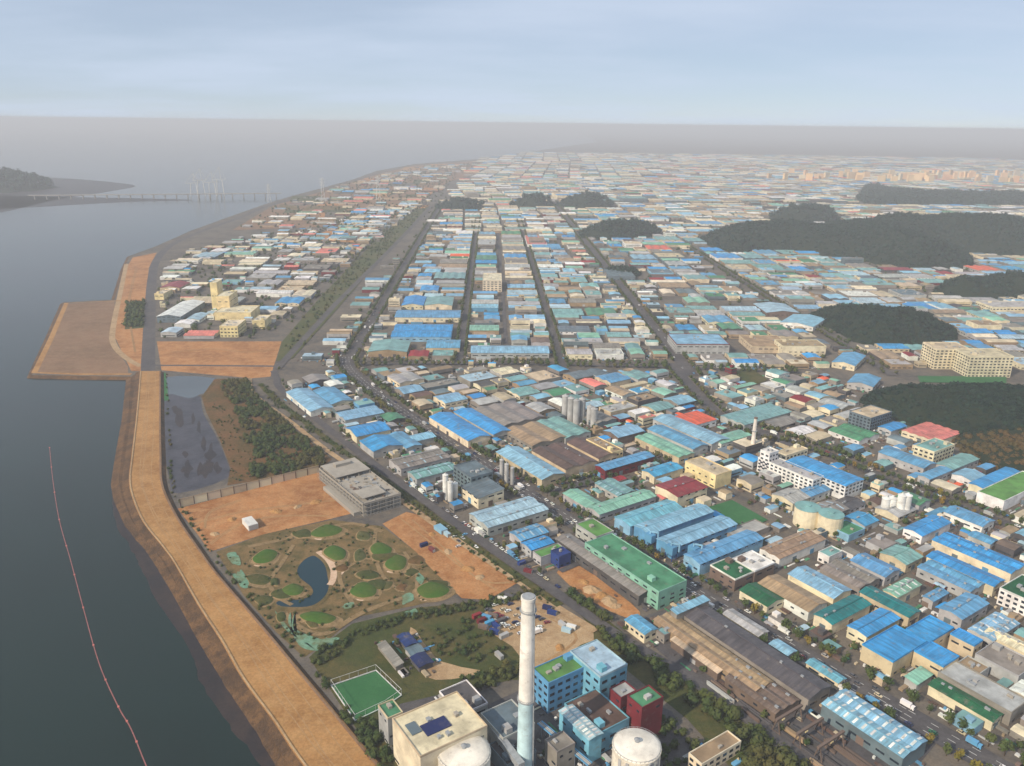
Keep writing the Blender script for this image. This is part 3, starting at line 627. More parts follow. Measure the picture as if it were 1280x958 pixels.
B('long grey low roof on the grass left of the blue sheds', 3, 'shed', 'grey', 'grey', (474, 806, 482, 802, 502, 830, 494, 835), 'shed', 'shed', det=0)
# ---- steel yard by the avenue
B('long dark grey roof of the steel yard beside the avenue', 11, 'gable', 'dgrey', 'grey', (853, 767, 885, 757, 1037, 859, 1010, 874), 'steel_shed', 'warehouse', sky=0, rise=2.2, land='long dark steel-yard roof')
B('light blue canopy at the head of the dark steel-yard roof', 12, 'shed', 'lblue', 'grey', (838, 762, 881, 746, 886, 751, 845, 768), 'canopy', 'canopy', det=0, rise=.5)
B('tan striped long shed left of the dark steel-yard roof', 9, 'gable', 'tan', 'tan', (815, 775, 838, 766, 968, 852, 945, 863), 'steel_shed', 'warehouse', sky=0, spans=2, land='tan striped shed')
B('narrow beige crane shed along the rail-side road', 7, 'gable', 'beige', 'rust', (838, 800, 856, 792, 915, 832, 898, 841), 'steel_shed', 'warehouse', sky=0)
B('rusty brown ribbed shed in the middle of the steel yard', 8, 'gable', 'rust', 'rust', (905, 846, 938, 833, 1000, 876, 968, 892), 'steel_shed', 'warehouse', spans=3, sky=0, land='rusty ribbed shed')
B('pale blue glazed canopy with ribs at the steel yard end', 9, 'gable', 'lblue', 'slate', (1042, 868, 1062, 862, 1160, 930, 1108, 958), 'glass_canopy', 'canopy', spans=2, sky=9, skyc='white', land='pale blue glazed canopy')
B('cyan roofed roadside office beside the steel yard and avenue', 6, 'gable', 'cyan', 'cream', (1010, 826, 1021, 823, 1054, 849, 1045, 856), 'office', 'office', sky=0)
B('small light blue roadside roof left of the cyan roadside office', 5.5, 'gable', 'lblue', 'lgrey', (964, 803, 976, 799, 993, 815, 982, 821), 'shed', 'shed', det=1, sky=0)
B('grey roadside store row at the head of the avenue verge', 6, 'gable', 'lgrey', 'cream', (906, 766, 918, 761, 958, 790, 946, 797), 'store', 'store', sky=0)
B('small blue roofed cream office left of the steel yard', 7.5, 'gable', 'mblue', 'cream', (781, 774, 797, 770, 822, 785, 806, 794), 'office', 'office', win=4, st=2, sky=0, land='small cream office')
B('green flat-topped block attached beside the small cream office', 6.5, 'flat', 'pteal', 'grey', (822, 787, 836, 781, 844, 789, 829, 797), 'office', 'office')
# ---- halls between the rail-side road and the avenue
B('huge green roofed block with striped floors beside a sandy yard', 15, 'flat', 'green', 'mint', (733, 680, 761, 668, 862, 726, 822, 741), 'factory_block', 'factory', st=4, land='huge green-roofed block')
B('narrow green roofed wing at the upper end of the green block', 11, 'flat', 'lgreen', 'lgrey', (724, 655, 742, 648, 764, 664, 744, 675), 'factory_block', 'factory')
B('grey conveyor building running along the green block', 10, 'gable', 'grey', 'dgrey', (700, 672, 716, 666, 810, 738, 796, 748), 'conveyor_shed', 'warehouse', sky=0)
B('white gabled hall pair by the rail-side road', 10, 'gable', 'pblue', 'lgrey', (584, 642, 663, 621, 682, 636, 614, 661), 'factory', 'factory', spans=2, land='white gabled pair')
B('mid blue roofed workshop below the white gabled pair', 8, 'gable', 'mblue', 'lgrey', (638, 664, 674, 655, 684, 667, 648, 676))
B('bright blue small roof between two workshops by the rail-side road', 8, 'gable', 'blue', 'lgrey', (653, 678, 681, 670, 692, 679, 662, 688))
B('green roofed workshop next to a dark blue box', 8, 'flat', 'lgreen', 'lgrey', (664, 690, 699, 681, 708, 688, 676, 697))
B('dark blue box shaped store at the green workshop end', 9, 'flat', 'dblue', 'dblue', (690, 689, 704, 684, 712, 692, 698, 698), 'store', 'store')
B('dark glass clad block with slate roof near white silos', 17, 'flat', 'slate', 'slate', (572, 580, 600, 576, 611, 592, 582, 600), 'factory_block', 'factory', win=5, st=4, land='dark glass block')
B('slate grey hall with cream front below the dark glass block', 12, 'shed', 'slate', 'cream', (582, 606, 616, 598, 624, 618, 590, 624))
B('grey-teal long roof left of the dark glass block', 9, 'gable', 'pteal', 'lgrey', (510, 592, 556, 577, 572, 584, 524, 600), sky=4, land='grey-teal long roof')
B('grey stepped roof factory above the grey-teal long roof', 9, 'gable', 'grey', 'lgrey', (484, 573, 552, 562, 562, 573, 500, 586), spans=2)
B('light blue twin roof at the far upper end of the rail-side road', 8, 'gable', 'lblue', 'white', (356, 492, 380, 485, 418, 507, 394, 516), land='light blue twin roof')
B('sky blue roof right of the light blue twin roof', 8, 'gable', 'mblue', 'cream', (388, 490, 413, 484, 444, 499, 420, 506))
B('pale blue wide roof above the bright blue pair', 8, 'gable', 'lblue', 'lgrey', (420, 516, 468, 507, 478, 515, 432, 527), spans=2)
B('bright blue roof with cream gable facing the rail-side road', 9, 'gable', 'blue', 'cream', (432, 534, 477, 527, 486, 538, 444, 546), sky=0, land='bright blue cream-gabled roof')
B('bright blue L shaped roof beside the rail-side road', 9, 'gable', 'blue', 'lgrey', (452, 551, 487, 543, 500, 556, 466, 566), sky=0, wings=(((487, 543, 505, 540, 525, 556, 506, 562), 8, 'gable', 'mblue', 'lgrey'),))
B('grey-blue small roof between blue L shaped roof and the avenue', 7, 'gable', 'lblue', 'lgrey', (505, 546, 538, 540, 543, 547, 512, 553))
B('dark green tarp roof left of the avenue, upper half', 5, 'gable', 'green', 'dgrey', (478, 520, 497, 515, 504, 523, 484, 528), det=1)
# ---- between avenue and cross street
B('bright blue long roof left of its twin along the avenue', 10, 'gable', 'blue', 'cream', (536, 523, 558, 515, 614, 543, 590, 552), sky=0, land='bright blue avenue twins')
B('bright blue long roof right of its twin, farther from the avenue', 10, 'gable', 'blue', 'lgrey', (568, 516, 585, 510, 638, 536, 621, 545), sky=0)
B('grey wide multi-ridge roof behind the bright blue twins', 9, 'gable', 'grey', 'grey', (592, 513, 644, 500, 676, 521, 634, 533), spans=3, sky=0, land='grey multi-ridge roof')
B('grey brown wide roof above the dark brown roof', 9, 'gable', 'tan', 'grey', (634, 537, 679, 526, 706, 547, 662, 559), spans=2, sky=0)
B('grey-teal broad roof beside the concrete silos', 9, 'gable', 'pteal', 'lgrey', (672, 528, 700, 520, 735, 540, 706, 550), spans=2)
B('light blue long roof along the tree-lined avenue corner', 10, 'gable', 'lblue', 'beige', (621, 566, 645, 558, 706, 591, 679, 600), sky=0, land='light blue corner hall')
B('dark brown broad roof beside the light blue corner hall', 10, 'gable', 'brown', 'beige', (664, 565, 699, 553, 748, 576, 710, 587), spans=2, sky=0, land='dark brown broad roof')
B('narrower dark brown roof with yellow eave, right of the broad brown one', 10, 'gable', 'brown', 'beige', (710, 553, 730, 547, 770, 566, 750, 575), sky=0)
B('yellow walled narrow office row beside brown roofs', 11, 'flat', 'tan', 'yellow', (735, 550, 746, 546, 776, 562, 766, 568), 'office', 'office', win=4)
B('mid blue roof on red brick walls at the cross street', 12, 'gable', 'mblue', 'dred', (745, 584, 802, 563, 815, 569, 762, 589), sky=0, land='blue roof on brick walls')
B('light blue roof hall with brick base behind the yellow row', 10, 'gable', 'lblue', 'rust', (756, 539, 785, 530, 804, 538, 774, 548))
B('striped mint and blue sawtooth hall left of the long blue roof', 9, 'gable', 'mint', 'beige', (795, 547, 812, 541, 866, 566, 850, 573), spans=2)
B('mid blue narrow roof between striped hall and long blue roof', 10, 'gable', 'mblue', 'lgrey', (812, 536, 829, 531, 882, 556, 866, 563), sky=0)
B('long grey-blue roof reaching toward the orange roof', 10, 'gable', 'lblue', 'lgrey', (818, 523, 840, 518, 910, 549, 888, 556), sky=6)
B('vivid orange roof with a stepped outline above mint roofs', 9, 'shed', 'orange', 'white', (845, 521, 876, 514, 890, 525, 868, 533), land='vivid orange roof', rise=1)
B('mint green wide roof under the orange roof', 9, 'gable', 'mint', 'white', (888, 547, 926, 537, 937, 545, 898, 556), spans=2)
B('pale green roofed row on the far side of the mint roof', 8, 'gable', 'pteal', 'lgrey', (905, 520, 960, 503, 985, 515, 930, 533), spans=3)
B('teal roofed building left of the dark red hall by the trees', 9, 'gable', 'sky', 'cream', (804, 588, 839, 577, 851, 585, 818, 597), sky=0)
B('dark red roof hall with cream walls near the green yard', 13, 'gable', 'red', 'cream', (820, 609, 847, 596, 886, 605, 854, 623), sky=0, rise=1.2, land='dark red roof hall')
B('cream drum-fronted building beyond the dark red roof hall', 14, 'flat', 'beige', 'yellow', (858, 577, 877, 571, 913, 589, 894, 596), 'factory_block', 'factory', land='cream drum-fronted building')
B('mint green end wing near the avenue corner', 9, 'gable', 'mint', 'lgrey', (710, 616, 727, 609, 744, 630, 730, 637), sky=0)
B('mint green cross roof joining the cyan hall', 10, 'gable', 'mint', 'lgrey', (734, 634, 804, 612, 822, 621, 748, 642), sky=0, land='mint cross roof')
B('grey mint small roofs behind the mint cross roof', 8, 'gable', 'pteal', 'lgrey', (742, 605, 760, 599, 798, 612, 775, 620), spans=2)
B('cyan roof, first of four parallel halls beside the green yard', 11, 'gable', 'cyan', 'lblue', (767, 648, 830, 625, 856, 635, 790, 657), sky=0)
B('light blue roof, second of four parallel halls beside the green yard', 11.5, 'gable', 'lblue', 'mblue', (791, 657, 872, 631, 896, 640, 810, 667), sky=0)
B('light blue roof, third of four parallel halls beside the green yard', 11.5, 'gable', 'lblue', 'mblue', (818, 674, 899, 646, 925, 655, 842, 684), sky=0, land='third parallel blue hall')
B('blue-grey roof, last of four parallel halls nearest the avenue', 12, 'gable', 'mblue', 'lblue', (858, 695, 926, 663, 956, 670, 878, 707), sky=0)
B('brown walled hall with half green and half white roof by the avenue', 11, 'flat', 'dgreen', 'rust', (885, 707, 914, 698, 942, 716, 920, 725), pc='white', wings=(((915, 698, 941, 690, 968, 704, 943, 716), 11.6, 'flat', 'white', 'rust'),), land='half green half white roof')
B('grey brown wide roof hall right of the green yard', 9, 'gable', 'tan', 'white', (948, 686, 1007, 663, 1034, 674, 975, 698), spans=2, sky=0, land='grey-brown wide hall')
B('pale grey yard canopy above the grey-brown wide hall', 5, 'flat', 'lgrey', 'grey', (905, 664, 945, 650, 962, 660, 922, 675), units=0, det=0)
B('green roofed depot at the avenue corner, left of grey hall', 8, 'gable', 'dgreen', 'cream', (928, 736, 950, 727, 976, 750, 956, 760), sky=0)
B('grey tan hall with white loading doors facing the avenue', 9, 'gable', 'tan', 'white', (951, 728, 975, 717, 1031, 755, 1008, 766), sky=0, land='grey tan loading hall')
B('light blue hall with cream end right of the grey tan hall', 10, 'gable', 'lblue', 'cream', (986, 716, 1008, 709, 1067, 738, 1038, 748), sky=0, land='light blue cream-ended hall')
B('wide grey ridged roof between two light blue halls', 10, 'gable', 'grey', 'grey', (1026, 708, 1053, 699, 1099, 724, 1072, 737), spans=2, sky=0)
B('mid blue roof right of the wide grey ridged roof', 9.5, 'gable', 'mblue', 'lgrey', (1062, 699, 1086, 692, 1123, 713, 1106, 722), sky=0)
B('dark teal roof, lower of two, by the avenue', 10, 'gable', 'teal', 'cream', (1018, 766, 1069, 744, 1088, 757, 1037, 781), sky=0, land='lower dark teal roof')
B('dark teal long roof, upper of two, behind the bright blue halls', 10, 'gable', 'teal', 'beige', (1074, 740, 1089, 734, 1151, 763, 1137, 772), sky=0)
B('pale mint roof behind the upper dark teal roof', 9, 'gable', 'mint', 'cream', (1102, 739, 1133, 723, 1153, 731, 1123, 745), sky=4, skyc='white')
B('bright blue square roof between dark teal roofs and the blue U hall', 10, 'gable', 'blue', 'cream', (1061, 780, 1102, 762, 1127, 773, 1079, 797), sky=0, rise=1)
B('very large bright blue U shaped roof on beige walls near the avenue', 13, 'flat', 'blue', 'beige', (1072, 802, 1128, 785, 1160, 806, 1112, 827), units=0, metal=1, pc='blue', land='large blue U-shaped hall',
  wings=(((1128, 785, 1167, 772, 1196, 788, 1158, 802), 13.1, 'flat', 'blue', 'beige'), ((1190, 790, 1203, 785, 1227, 804, 1213, 810), 12.8, 'flat', 'blue', 'beige'), ((1140, 813, 1165, 803, 1201, 823, 1177, 833), 12.9, 'flat', 'blue', 'beige')))
B('small mid blue roof above the large blue U hall', 8, 'gable', 'mblue', 'lgrey', (1155, 745, 1173, 735, 1184, 741, 1166, 753), sky=0)
B('mid blue hip hall on grey walls behind the blue U hall', 11, 'gable', 'mblue', 'lgrey', (1174, 759, 1207, 743, 1239, 754, 1200, 774), sky=0, land='mid blue grey-walled hall')
B('pale blue roof with white stripes at the right edge', 9, 'gable', 'lblue', 'lgrey', (1205, 789, 1243, 767, 1282, 781, 1240, 796), spans=2, sky=4, skyc='white')
B('cream yellow long roof at the right edge', 9, 'gable', 'cream', 'cream', (1231, 790, 1241, 785, 1300, 812, 1290, 822), sky=0)
B('grey roof cluster, upper block, right of the blue U hall', 9, 'flat', 'grey', 'lgrey', (1216, 818, 1243, 805, 1300, 830, 1272, 845), wings=(((1196, 828, 1214, 820, 1236, 838, 1218, 846), 8, 'flat', 'tan', 'lgrey'),))
B('large grey flat warehouse with long parapet at the right edge', 10, 'flat', 'lgrey', 'grey', (1172, 838, 1196, 829, 1290, 878, 1258, 892), land='large grey edge warehouse')
B('dark green long roof strip fronting the large grey warehouse', 8, 'gable', 'dgreen', 'cream', (1160, 855, 1175, 849, 1254, 893, 1240, 902), sky=0)
B('small mint canopy roof in front of the blue U hall', 5, 'shed', 'mint', 'lgrey', (1130, 848, 1150, 836, 1166, 842, 1148, 856), 'canopy', 'canopy', det=0)
B('white parapet block with dark green roof at the right edge', 13, 'flat', 'dgreen', 'white', (1250, 734, 1282, 718, 1320, 740, 1290, 756), 'office', 'office', win=4, st=3)
# ---- right hand side
B('long bright blue three-ridge hall, upper of the right group', 10, 'gable', 'blue', 'cream', (1166, 675, 1183, 666, 1286, 706, 1262, 717), spans=2, sky=0, land='bright blue three-ridge hall')
B('long blue hall with cream gutter below the three-ridge hall', 10, 'gable', 'blue', 'cream', (1158, 696, 1172, 689, 1256, 725, 1243, 733), sky=0, land='blue hall with cream gutter')
B('paler blue twin ridge hall, lowest of the right blue group', 9, 'gable', 'mblue', 'lgrey', (1147, 710, 1163, 700, 1233, 730, 1213, 739), sky=0, spans=2)
B('blue roof short wing beside the three-ridge hall', 9, 'gable', 'mblue', 'lgrey', (1212, 668, 1222, 664, 1247, 676, 1236, 681), sky=0)
B('bright blue L shaped works around a dark green yard', 9, 'gable', 'blue', 'white', (1130, 659, 1170, 643, 1188, 656, 1148, 670), sky=0, wings=(((1176, 640, 1196, 633, 1244, 651, 1230, 657), 9, 'gable', 'mblue', 'white'),), land='blue L-shaped works')
B('grey-teal flat roof above the mint edge of the right blue group', 9, 'gable', 'pteal', 'beige', (1099, 691, 1120, 682, 1154, 695, 1134, 706), sky=0)
B('long bright blue roof hall with white windowed walls', 17, 'gable', 'blue', 'white', (982, 578, 1002, 570, 1080, 598, 1060, 608), sky=0, rise=1.2, win=4.5, st=4, land='blue-roofed white hall')
B('white windowed office row in front of the long blue-roofed hall', 15, 'flat', 'lgrey', 'white', (954, 571, 966, 566, 1023, 598, 1012, 604), 'office', 'office', win=4.2, st=4, land='white office row')
B('tall white stair tower at the end of the white office row', 24, 'flat', 'white', 'white', (953, 563, 962, 559, 971, 564, 962, 569), 'office', 'office', win=4, st=5)
B('pale back office behind the long blue-roofed hall', 14, 'flat', 'beige', 'cream', (972, 565, 998, 556, 1008, 562, 982, 571), 'office', 'office', win=4.5, st=3)
B('dull blue roof between white office row and cream drums', 9, 'gable', 'mblue', 'white', (999, 615, 1018, 604, 1036, 610, 1017, 622), sky=0)
B('blue roofed shed beside round white silos', 7, 'gable', 'sky', 'lgrey', (1056, 645, 1076, 639, 1095, 651, 1080, 659), sky=0)
B('blue striped narrow roof below the pink-roofed group', 10, 'gable', 'mblue', 'lgrey', (1104, 564, 1116, 558, 1165, 580, 1152, 588), sky=0)
B('blue end roof at the tree-lined street corner', 10, 'gable', 'mblue', 'lgrey', (1149, 594, 1176, 582, 1187, 588, 1163, 600), sky=0)
B('grey-teal long roof against the wooded hill', 9, 'gable', 'pteal', 'lgrey', (1176, 578, 1202, 566, 1222, 574, 1186, 590), sky=3)
B('cream factory with teal roof below the wooded hill', 14, 'flat', 'pteal', 'cream', (1143, 556, 1170, 549, 1194, 556, 1166, 567), 'factory_block', 'factory', win=4.5, st=3, land='cream teal-roofed factory')
B('pink roofed cluster at the foot of the wooded hill', 8, 'gable', 'pink', 'cream', (1128, 538, 1160, 527, 1202, 543, 1168, 552), spans=4, sky=0, land='pink roofed cluster')
B('bright blue roof left of the pink roofed cluster', 8, 'gable', 'blue', 'lgrey', (1100, 533, 1118, 527, 1132, 533, 1112, 540), sky=0)
B('blue glass and concrete frame building left of the pink cluster', 16, 'flat', 'beige', 'slate', (1066, 514, 1090, 506, 1112, 516, 1086, 525), 'office', 'office', win=4, st=4, land='concrete frame office')
B('blue roof on cream walls across the street at the right edge', 9, 'gable', 'blue', 'cream', (1211, 604, 1258, 584, 1275, 590, 1227, 610), sky=0, rise=.8, land='right edge blue roof')
B('grass green flat roof at the right edge behind street trees', 10, 'flat', 'lgreen', 'white', (1222, 613, 1284, 589, 1310, 603, 1250, 628), 'factory_block', 'factory', units=0)
B('white roof with teal top beside street trees, centre right', 8, 'flat', 'pteal', 'white', (1024, 690, 1040, 683, 1052, 690, 1036, 698), 'office', 'office', win=4)
# ---- beyond the cross street (first grid)
B('long cream fronted hall with blue roof on the far left street', 10, 'gable', 'mblue', 'cream', (491, 397, 576, 397, 575, 388, 500, 388), sky=0, land='long cream-fronted hall')
B('blue and white striped roof in front of the cream fronted hall', 9, 'gable', 'blue', 'lblue', (492, 421, 564, 422, 566, 406, 493, 405), spans=2, sky=8, skyc='white', land='blue striped roof')
B('grey-teal flat hall with brick face by the left street', 9, 'gable', 'pteal', 'tan', (460, 439, 508, 441, 513, 427, 468, 426), sky=4, land='grey-teal brick-faced hall')
B('bright blue roof behind the cream fronted hall', 9, 'gable', 'blue', 'cream', (501, 382, 530, 382, 532, 371, 508, 371), sky=0)
B('grey-teal roof beside the bright blue one behind the cream hall', 9, 'gable', 'pteal', 'cream', (532, 382, 566, 382, 566, 372, 533, 372), sky=0)
B('mid blue wide roof in front of the blue striped roof', 8, 'gable', 'mblue', 'beige', (528, 435, 575, 435, 575, 425, 540, 425), sky=0)
B('long pale wall building with blue left end beside the cross street', 9, 'gable', 'lblue', 'lgrey', (586, 443, 686, 440, 684, 432, 592, 433), sky=0, land='long pale-walled building')
B('tall cream block standing above the middle streets', 24, 'flat', 'cream', 'cream', (603, 351, 627, 351, 627, 342, 604, 342), 'factory_block', 'factory', win=6, st=5, land='tall cream block')
B('broad factory with light blue roof, red band and pale front', 17, 'flat', 'lblue', 'lgrey', (838, 431, 914, 431, 896, 418, 842, 418), pc='dred', land='red-banded factory')
B('tan broad hall right of the red-banded factory', 11, 'flat', 'tan', 'beige', (934, 434, 975, 434, 985, 420, 930, 420))
B('cream long block with ribbed front right of the tan broad hall', 16, 'flat', 'tan', 'cream', (973, 434, 1030, 433, 1022, 425, 975, 426), 'factory_block', 'factory', land='cream ribbed block')
B('light blue vaulted roof left of the small wooded hill', 10, 'gable', 'pblue', 'rust', (948, 391, 998, 391, 982, 380, 952, 380), sky=0)
B('light blue slanted roof touching the small wooded hill', 9, 'gable', 'lblue', 'white', (985, 395, 999, 391, 1023, 407, 1010, 411), g=R(-35), sky=0)
B('blue wide roof below the small wooded hill', 9, 'gable', 'mblue', 'cream', (1035, 447, 1070, 437, 1088, 452, 1052, 460), g=R(-35), sky=0)
B('blue slanted roof next to the dark hill edge', 9, 'gable', 'mblue', 'lgrey', (1062, 470, 1078, 465, 1100, 480, 1082, 488), g=R(-35), sky=0)
B('vivid pink-red roof beside the fourth long street', 8, 'flat', 'pink', 'white', (657, 306, 682, 306, 681, 295, 658, 295), units=0, land='vivid pink-red roof')
B('dark grey wooded-looking block near the right long street', 10, 'flat', 'slate', 'slate', (758, 346, 794, 346, 786, 337, 758, 337))
for i, (q, lb) in enumerate((((1161, 438, 1200, 436, 1204, 428, 1166, 429), 'cream windowed apartment block, left of two by the dark hill'), ((1200, 447, 1256, 446, 1254, 436, 1208, 437), 'cream windowed apartment block, right of two by the dark hill'))):
    B(lb, 27, 'flat', 'beige', 'cream', q, 'apartment_block', 'apartments', win=5, st=7, land='cream apartment pair' if i else None)
B('pale flat school-like block beyond the dark hill at the right edge', 12, 'flat', 'lgrey', 'cream', (1225, 383, 1300, 386, 1300, 378, 1230, 376), 'office', 'office', win=6)
# ---- yellow plant on the far left
B('tall yellow cream tower of the far left plant', 46, 'flat', 'cream', 'yellow', (265, 354, 274, 354, 274, 350, 266, 350), 'plant_building', 'building', st=2, units=0, land='tall yellow tower')
B('stepped yellow block right of the tall yellow tower', 30, 'flat', 'cream', 'yellow', (275, 371, 292, 371, 291, 364, 276, 364), 'plant_building', 'building', st=3)
B('low yellow hall in front of the tall yellow tower', 12, 'flat', 'cream', 'yellow', (272, 392, 322, 391, 318, 382, 275, 383), 'plant_building', 'building')
B('yellow cream office nearest the orange soil strip', 16, 'flat', 'cream', 'yellow', (278, 409, 303, 408, 302, 400, 281, 400), 'plant_building', 'building', win=5, st=3)
B('small yellow block at the right end of the far left plant', 12, 'flat', 'cream', 'yellow', (318, 402, 336, 401, 335, 394, 319, 395), 'plant_building', 'building')
B('white roofed hall with dark side left of the yellow plant', 12, 'gable', 'white', 'slate', (200, 396, 228, 396, 252, 378, 226, 376), sky=0, land='white roofed dark-sided hall')  # slate walls carry the shade of the hall's right side as colour
B('small blue white gatehouse below the white roofed hall', 7, 'gable', 'pblue', 'white', (236, 400, 254, 400, 256, 392, 240, 392), sky=0)
B('cream square house at the coast road end', 10, 'flat', 'cream', 'yellow', (198, 368, 210, 368, 210, 362, 199, 362), 'house', 'house')
B('dark red roofed store beside the coast road', 8, 'gable', 'red', 'beige', (205, 360, 232, 360, 230, 353, 208, 353), sky=0)
NHAND = NBUILD[0]
# ================================================================== PROCEDURAL LOTS (mid and far city)
def pxw(poly): return [tuple(G(a, b)[:2]) for a, b in poly]
Z2 = pxw([(352, 482), (430, 462), (640, 462), (900, 466), (1040, 470), (1072, 503), (1100, 524), (1188, 556), (1212, 580), (1300, 607), (1345, 975), (1235, 945), (880, 742), (790, 752), (722, 722), (640, 694), (560, 640), (500, 594)])
ZL = pxw([(199, 424), (345, 424), (478, 300), (524, 258), (440, 264), (400, 286), (330, 292), (222, 318), (199, 340)])
EXCL = [h[0] for h in HILLS] + [pxw(q) for q in ([(916, 464), (940, 461), (960, 475), (936, 484)], [(1147, 468), (1258, 469), (1258, 480), (1150, 480)], [(885, 634), (915, 625), (960, 650), (930, 664)], [(700, 716), (720, 705), (800, 765), (760, 775)])]
EXBB = [(min(p[0] for p in e), max(p[0] for p in e), min(p[1] for p in e), max(p[1] for p in e)) for e in EXCL]
SEG = []
for P, wd in ROADS:
    for a, b in zip(P[:-1], P[1:]): SEG.append((a[0], a[1], b[0], b[1], wd / 2))
SEG = np.array(SEG)
def road_clear(x, y):
    ax, ay, bx, by, hw = SEG.T; dx, dy = bx - ax, by - ay
    t = np.clip(((x - ax) * dx + (y - ay) * dy) / (dx * dx + dy * dy + 1e-9), 0, 1)
    return float((np.hypot(x - ax - t * dx, y - ay - t * dy) - hw).min())
def blocked(x, y):
    for e, b in zip(EXCL, EXBB):
        if b[0] <= x <= b[1] and b[2] <= y <= b[3] and inpoly(x, y, e): return True
    return False
def split(u0, u1, v0, v1, lim, out, lvl=0):
    a, b = u1 - u0, v1 - v0
    if max(a, b) < lim * random.uniform(.75, 1.35) or min(a, b) < 9:
        if min(a, b) > 6: out.append((u0, u1, v0, v1))
        return
    gap = 7 if max(a, b) > lim * 3.2 else random.choice((1.5, 2.5, 4))
    f = random.uniform(.36, .64)
    if a * 1.5 >= b:
        c = u0 + a * f; split(u0, c - gap / 2, v0, v1, lim, out, lvl + 1); split(c + gap / 2, u1, v0, v1, lim, out, lvl + 1)
    else:
        c = v0 + b * f; split(u0, u1, v0, c - gap / 2, lim, out, lvl + 1); split(u0, u1, c + gap / 2, v1, lim, out, lvl + 1)
PAL1 = ['blue'] * 8 + ['mblue'] * 12 + ['lblue'] * 14 + ['pblue'] * 10 + ['pteal'] * 18 + ['mint'] * 5 + ['grey'] * 9 + ['lgrey'] * 12 + ['tan'] * 7 + ['beige'] * 6 + ['cream'] * 4 + ['white'] * 5 + ['slate'] * 1 + ['green'] * 3 + ['rust', 'brown', 'red', 'orange', 'pink', 'slate', 'dgrey', 'sky']
PALL = ['blue'] * 5 + ['mblue'] * 6 + ['pblue'] * 8 + ['white'] * 12 + ['lgrey'] * 8 + ['lblue'] * 6 + ['pink'] * 3 + ['mint'] * 3 + ['cream'] * 6 + ['beige'] * 5 + ['rust'] * 2
WALLS = ['cream'] * 5 + ['white'] * 4 + ['lgrey'] * 5 + ['beige'] * 4 + ['grey'] * 7 + ['tan'] * 4 + ['slate'] * 3 + ['dgrey'] * 2 + ['tan', 'mblue', 'slate', 'dred', 'lgrey', 'lblue']
PALF = PAL1 + ['cream'] * 30 + ['white'] * 26 + ['beige'] * 26 + ['tan'] * 10 + ['pink'] * 8 + ['rust'] * 4
LOTS = []
def add_lots(rects, ang, zone, pal, keep, hmul=1.0):
    c, s = math.cos(ang), math.sin(ang)
    for (u0, u1, v0, v1) in rects:
        cu, cv = (u0 + u1) / 2, (v0 + v1) / 2; x, y = cu * c - cv * s, cu * s + cv * c
        if y < 250: continue
        px, py, dz = PX((x, y, 5))
        if not (-25 < px < 1305 and py < 985): continue
        if zone and not inpoly(x, y, zone): continue
        if random.random() > keep or blocked(x, y): continue
        L, W = (u1 - u0) * random.uniform(.84, .985), (v1 - v0) * random.uniform(.84, .985)
        for tr in range(3):
            r = (x, y, ang, L / 2, W / 2)
            rad = min(L, W) / 2
            cor = [(x + a * L / 2 * c - b * W / 2 * s, y + a * L / 2 * s + b * W / 2 * c) for a in (-1, 1) for b in (-1, 1)]
            ok = all(road_clear(*q) > 3 for q in cor) and road_clear(x, y) > 4 and not any(blocked(*q) for q in cor)
            if ok and zone: ok = all(inpoly(q[0], q[1], zone) for q in cor)
            if ok and y < 1600:
                ok = not any(abs(q[0] - x) < 90 and abs(q[1] - y) < 90 and sat(r, q, 1.0) for q in RECTS)
            if ok: break
            L *= .62; W *= .62
        if not ok or min(L, W) < 4.5: continue
        h = random.uniform(4.2, 7.6) * hmul
        flat = random.random() < .26
        if random.random() < .04: h *= 2.0; flat = True
        rc = random.choice(pal)
        if flat and random.random() < .6: rc = random.choice(('lgrey', 'beige', 'grey', 'pteal', 'green', 'grey', 'tan', 'pteal'))
        LOTS.append((max(L, W) * min(L, W) / dz ** 2, x, y, ang, L, W, h, 'flat' if flat else 'gable', rc, random.choice(WALLS), px, py))
# nearer grid
G2B = G2 - .045; c, s = math.cos(G2B), math.sin(G2B); us = [p[0] * c + p[1] * s for p in Z2]; vs_ = [-p[0] * s + p[1] * c for p in Z2]
o_ = []; split(min(us), max(us), min(vs_), max(vs_), 36, o_); add_lots(o_, G2B, Z2, PAL1, .95)
o_ = []; split(min(us), max(us), min(vs_), max(vs_), 15, o_); 
for L_ in LOTS: RECTS.append((L_[1], L_[2], L_[3], L_[4] / 2, L_[5] / 2))
n0 = len(LOTS); add_lots(o_, G2B, Z2, PAL1, .7, .7)
for L_ in LOTS[n0:]: RECTS.append((L_[1], L_[2], L_[3], L_[4] / 2, L_[5] / 2))
for lim_, kp in ((12, .75), (9, .6)):
    o_ = []; split(min(us), max(us), min(vs_), max(vs_), lim_, o_); n0 = len(LOTS); add_lots([q for q in o_ if random.random() < .8], G2B, Z2, PAL1, kp, .55)
    for L_ in LOTS[n0:]: RECTS.append((L_[1], L_[2], L_[3], L_[4] / 2, L_[5] / 2))
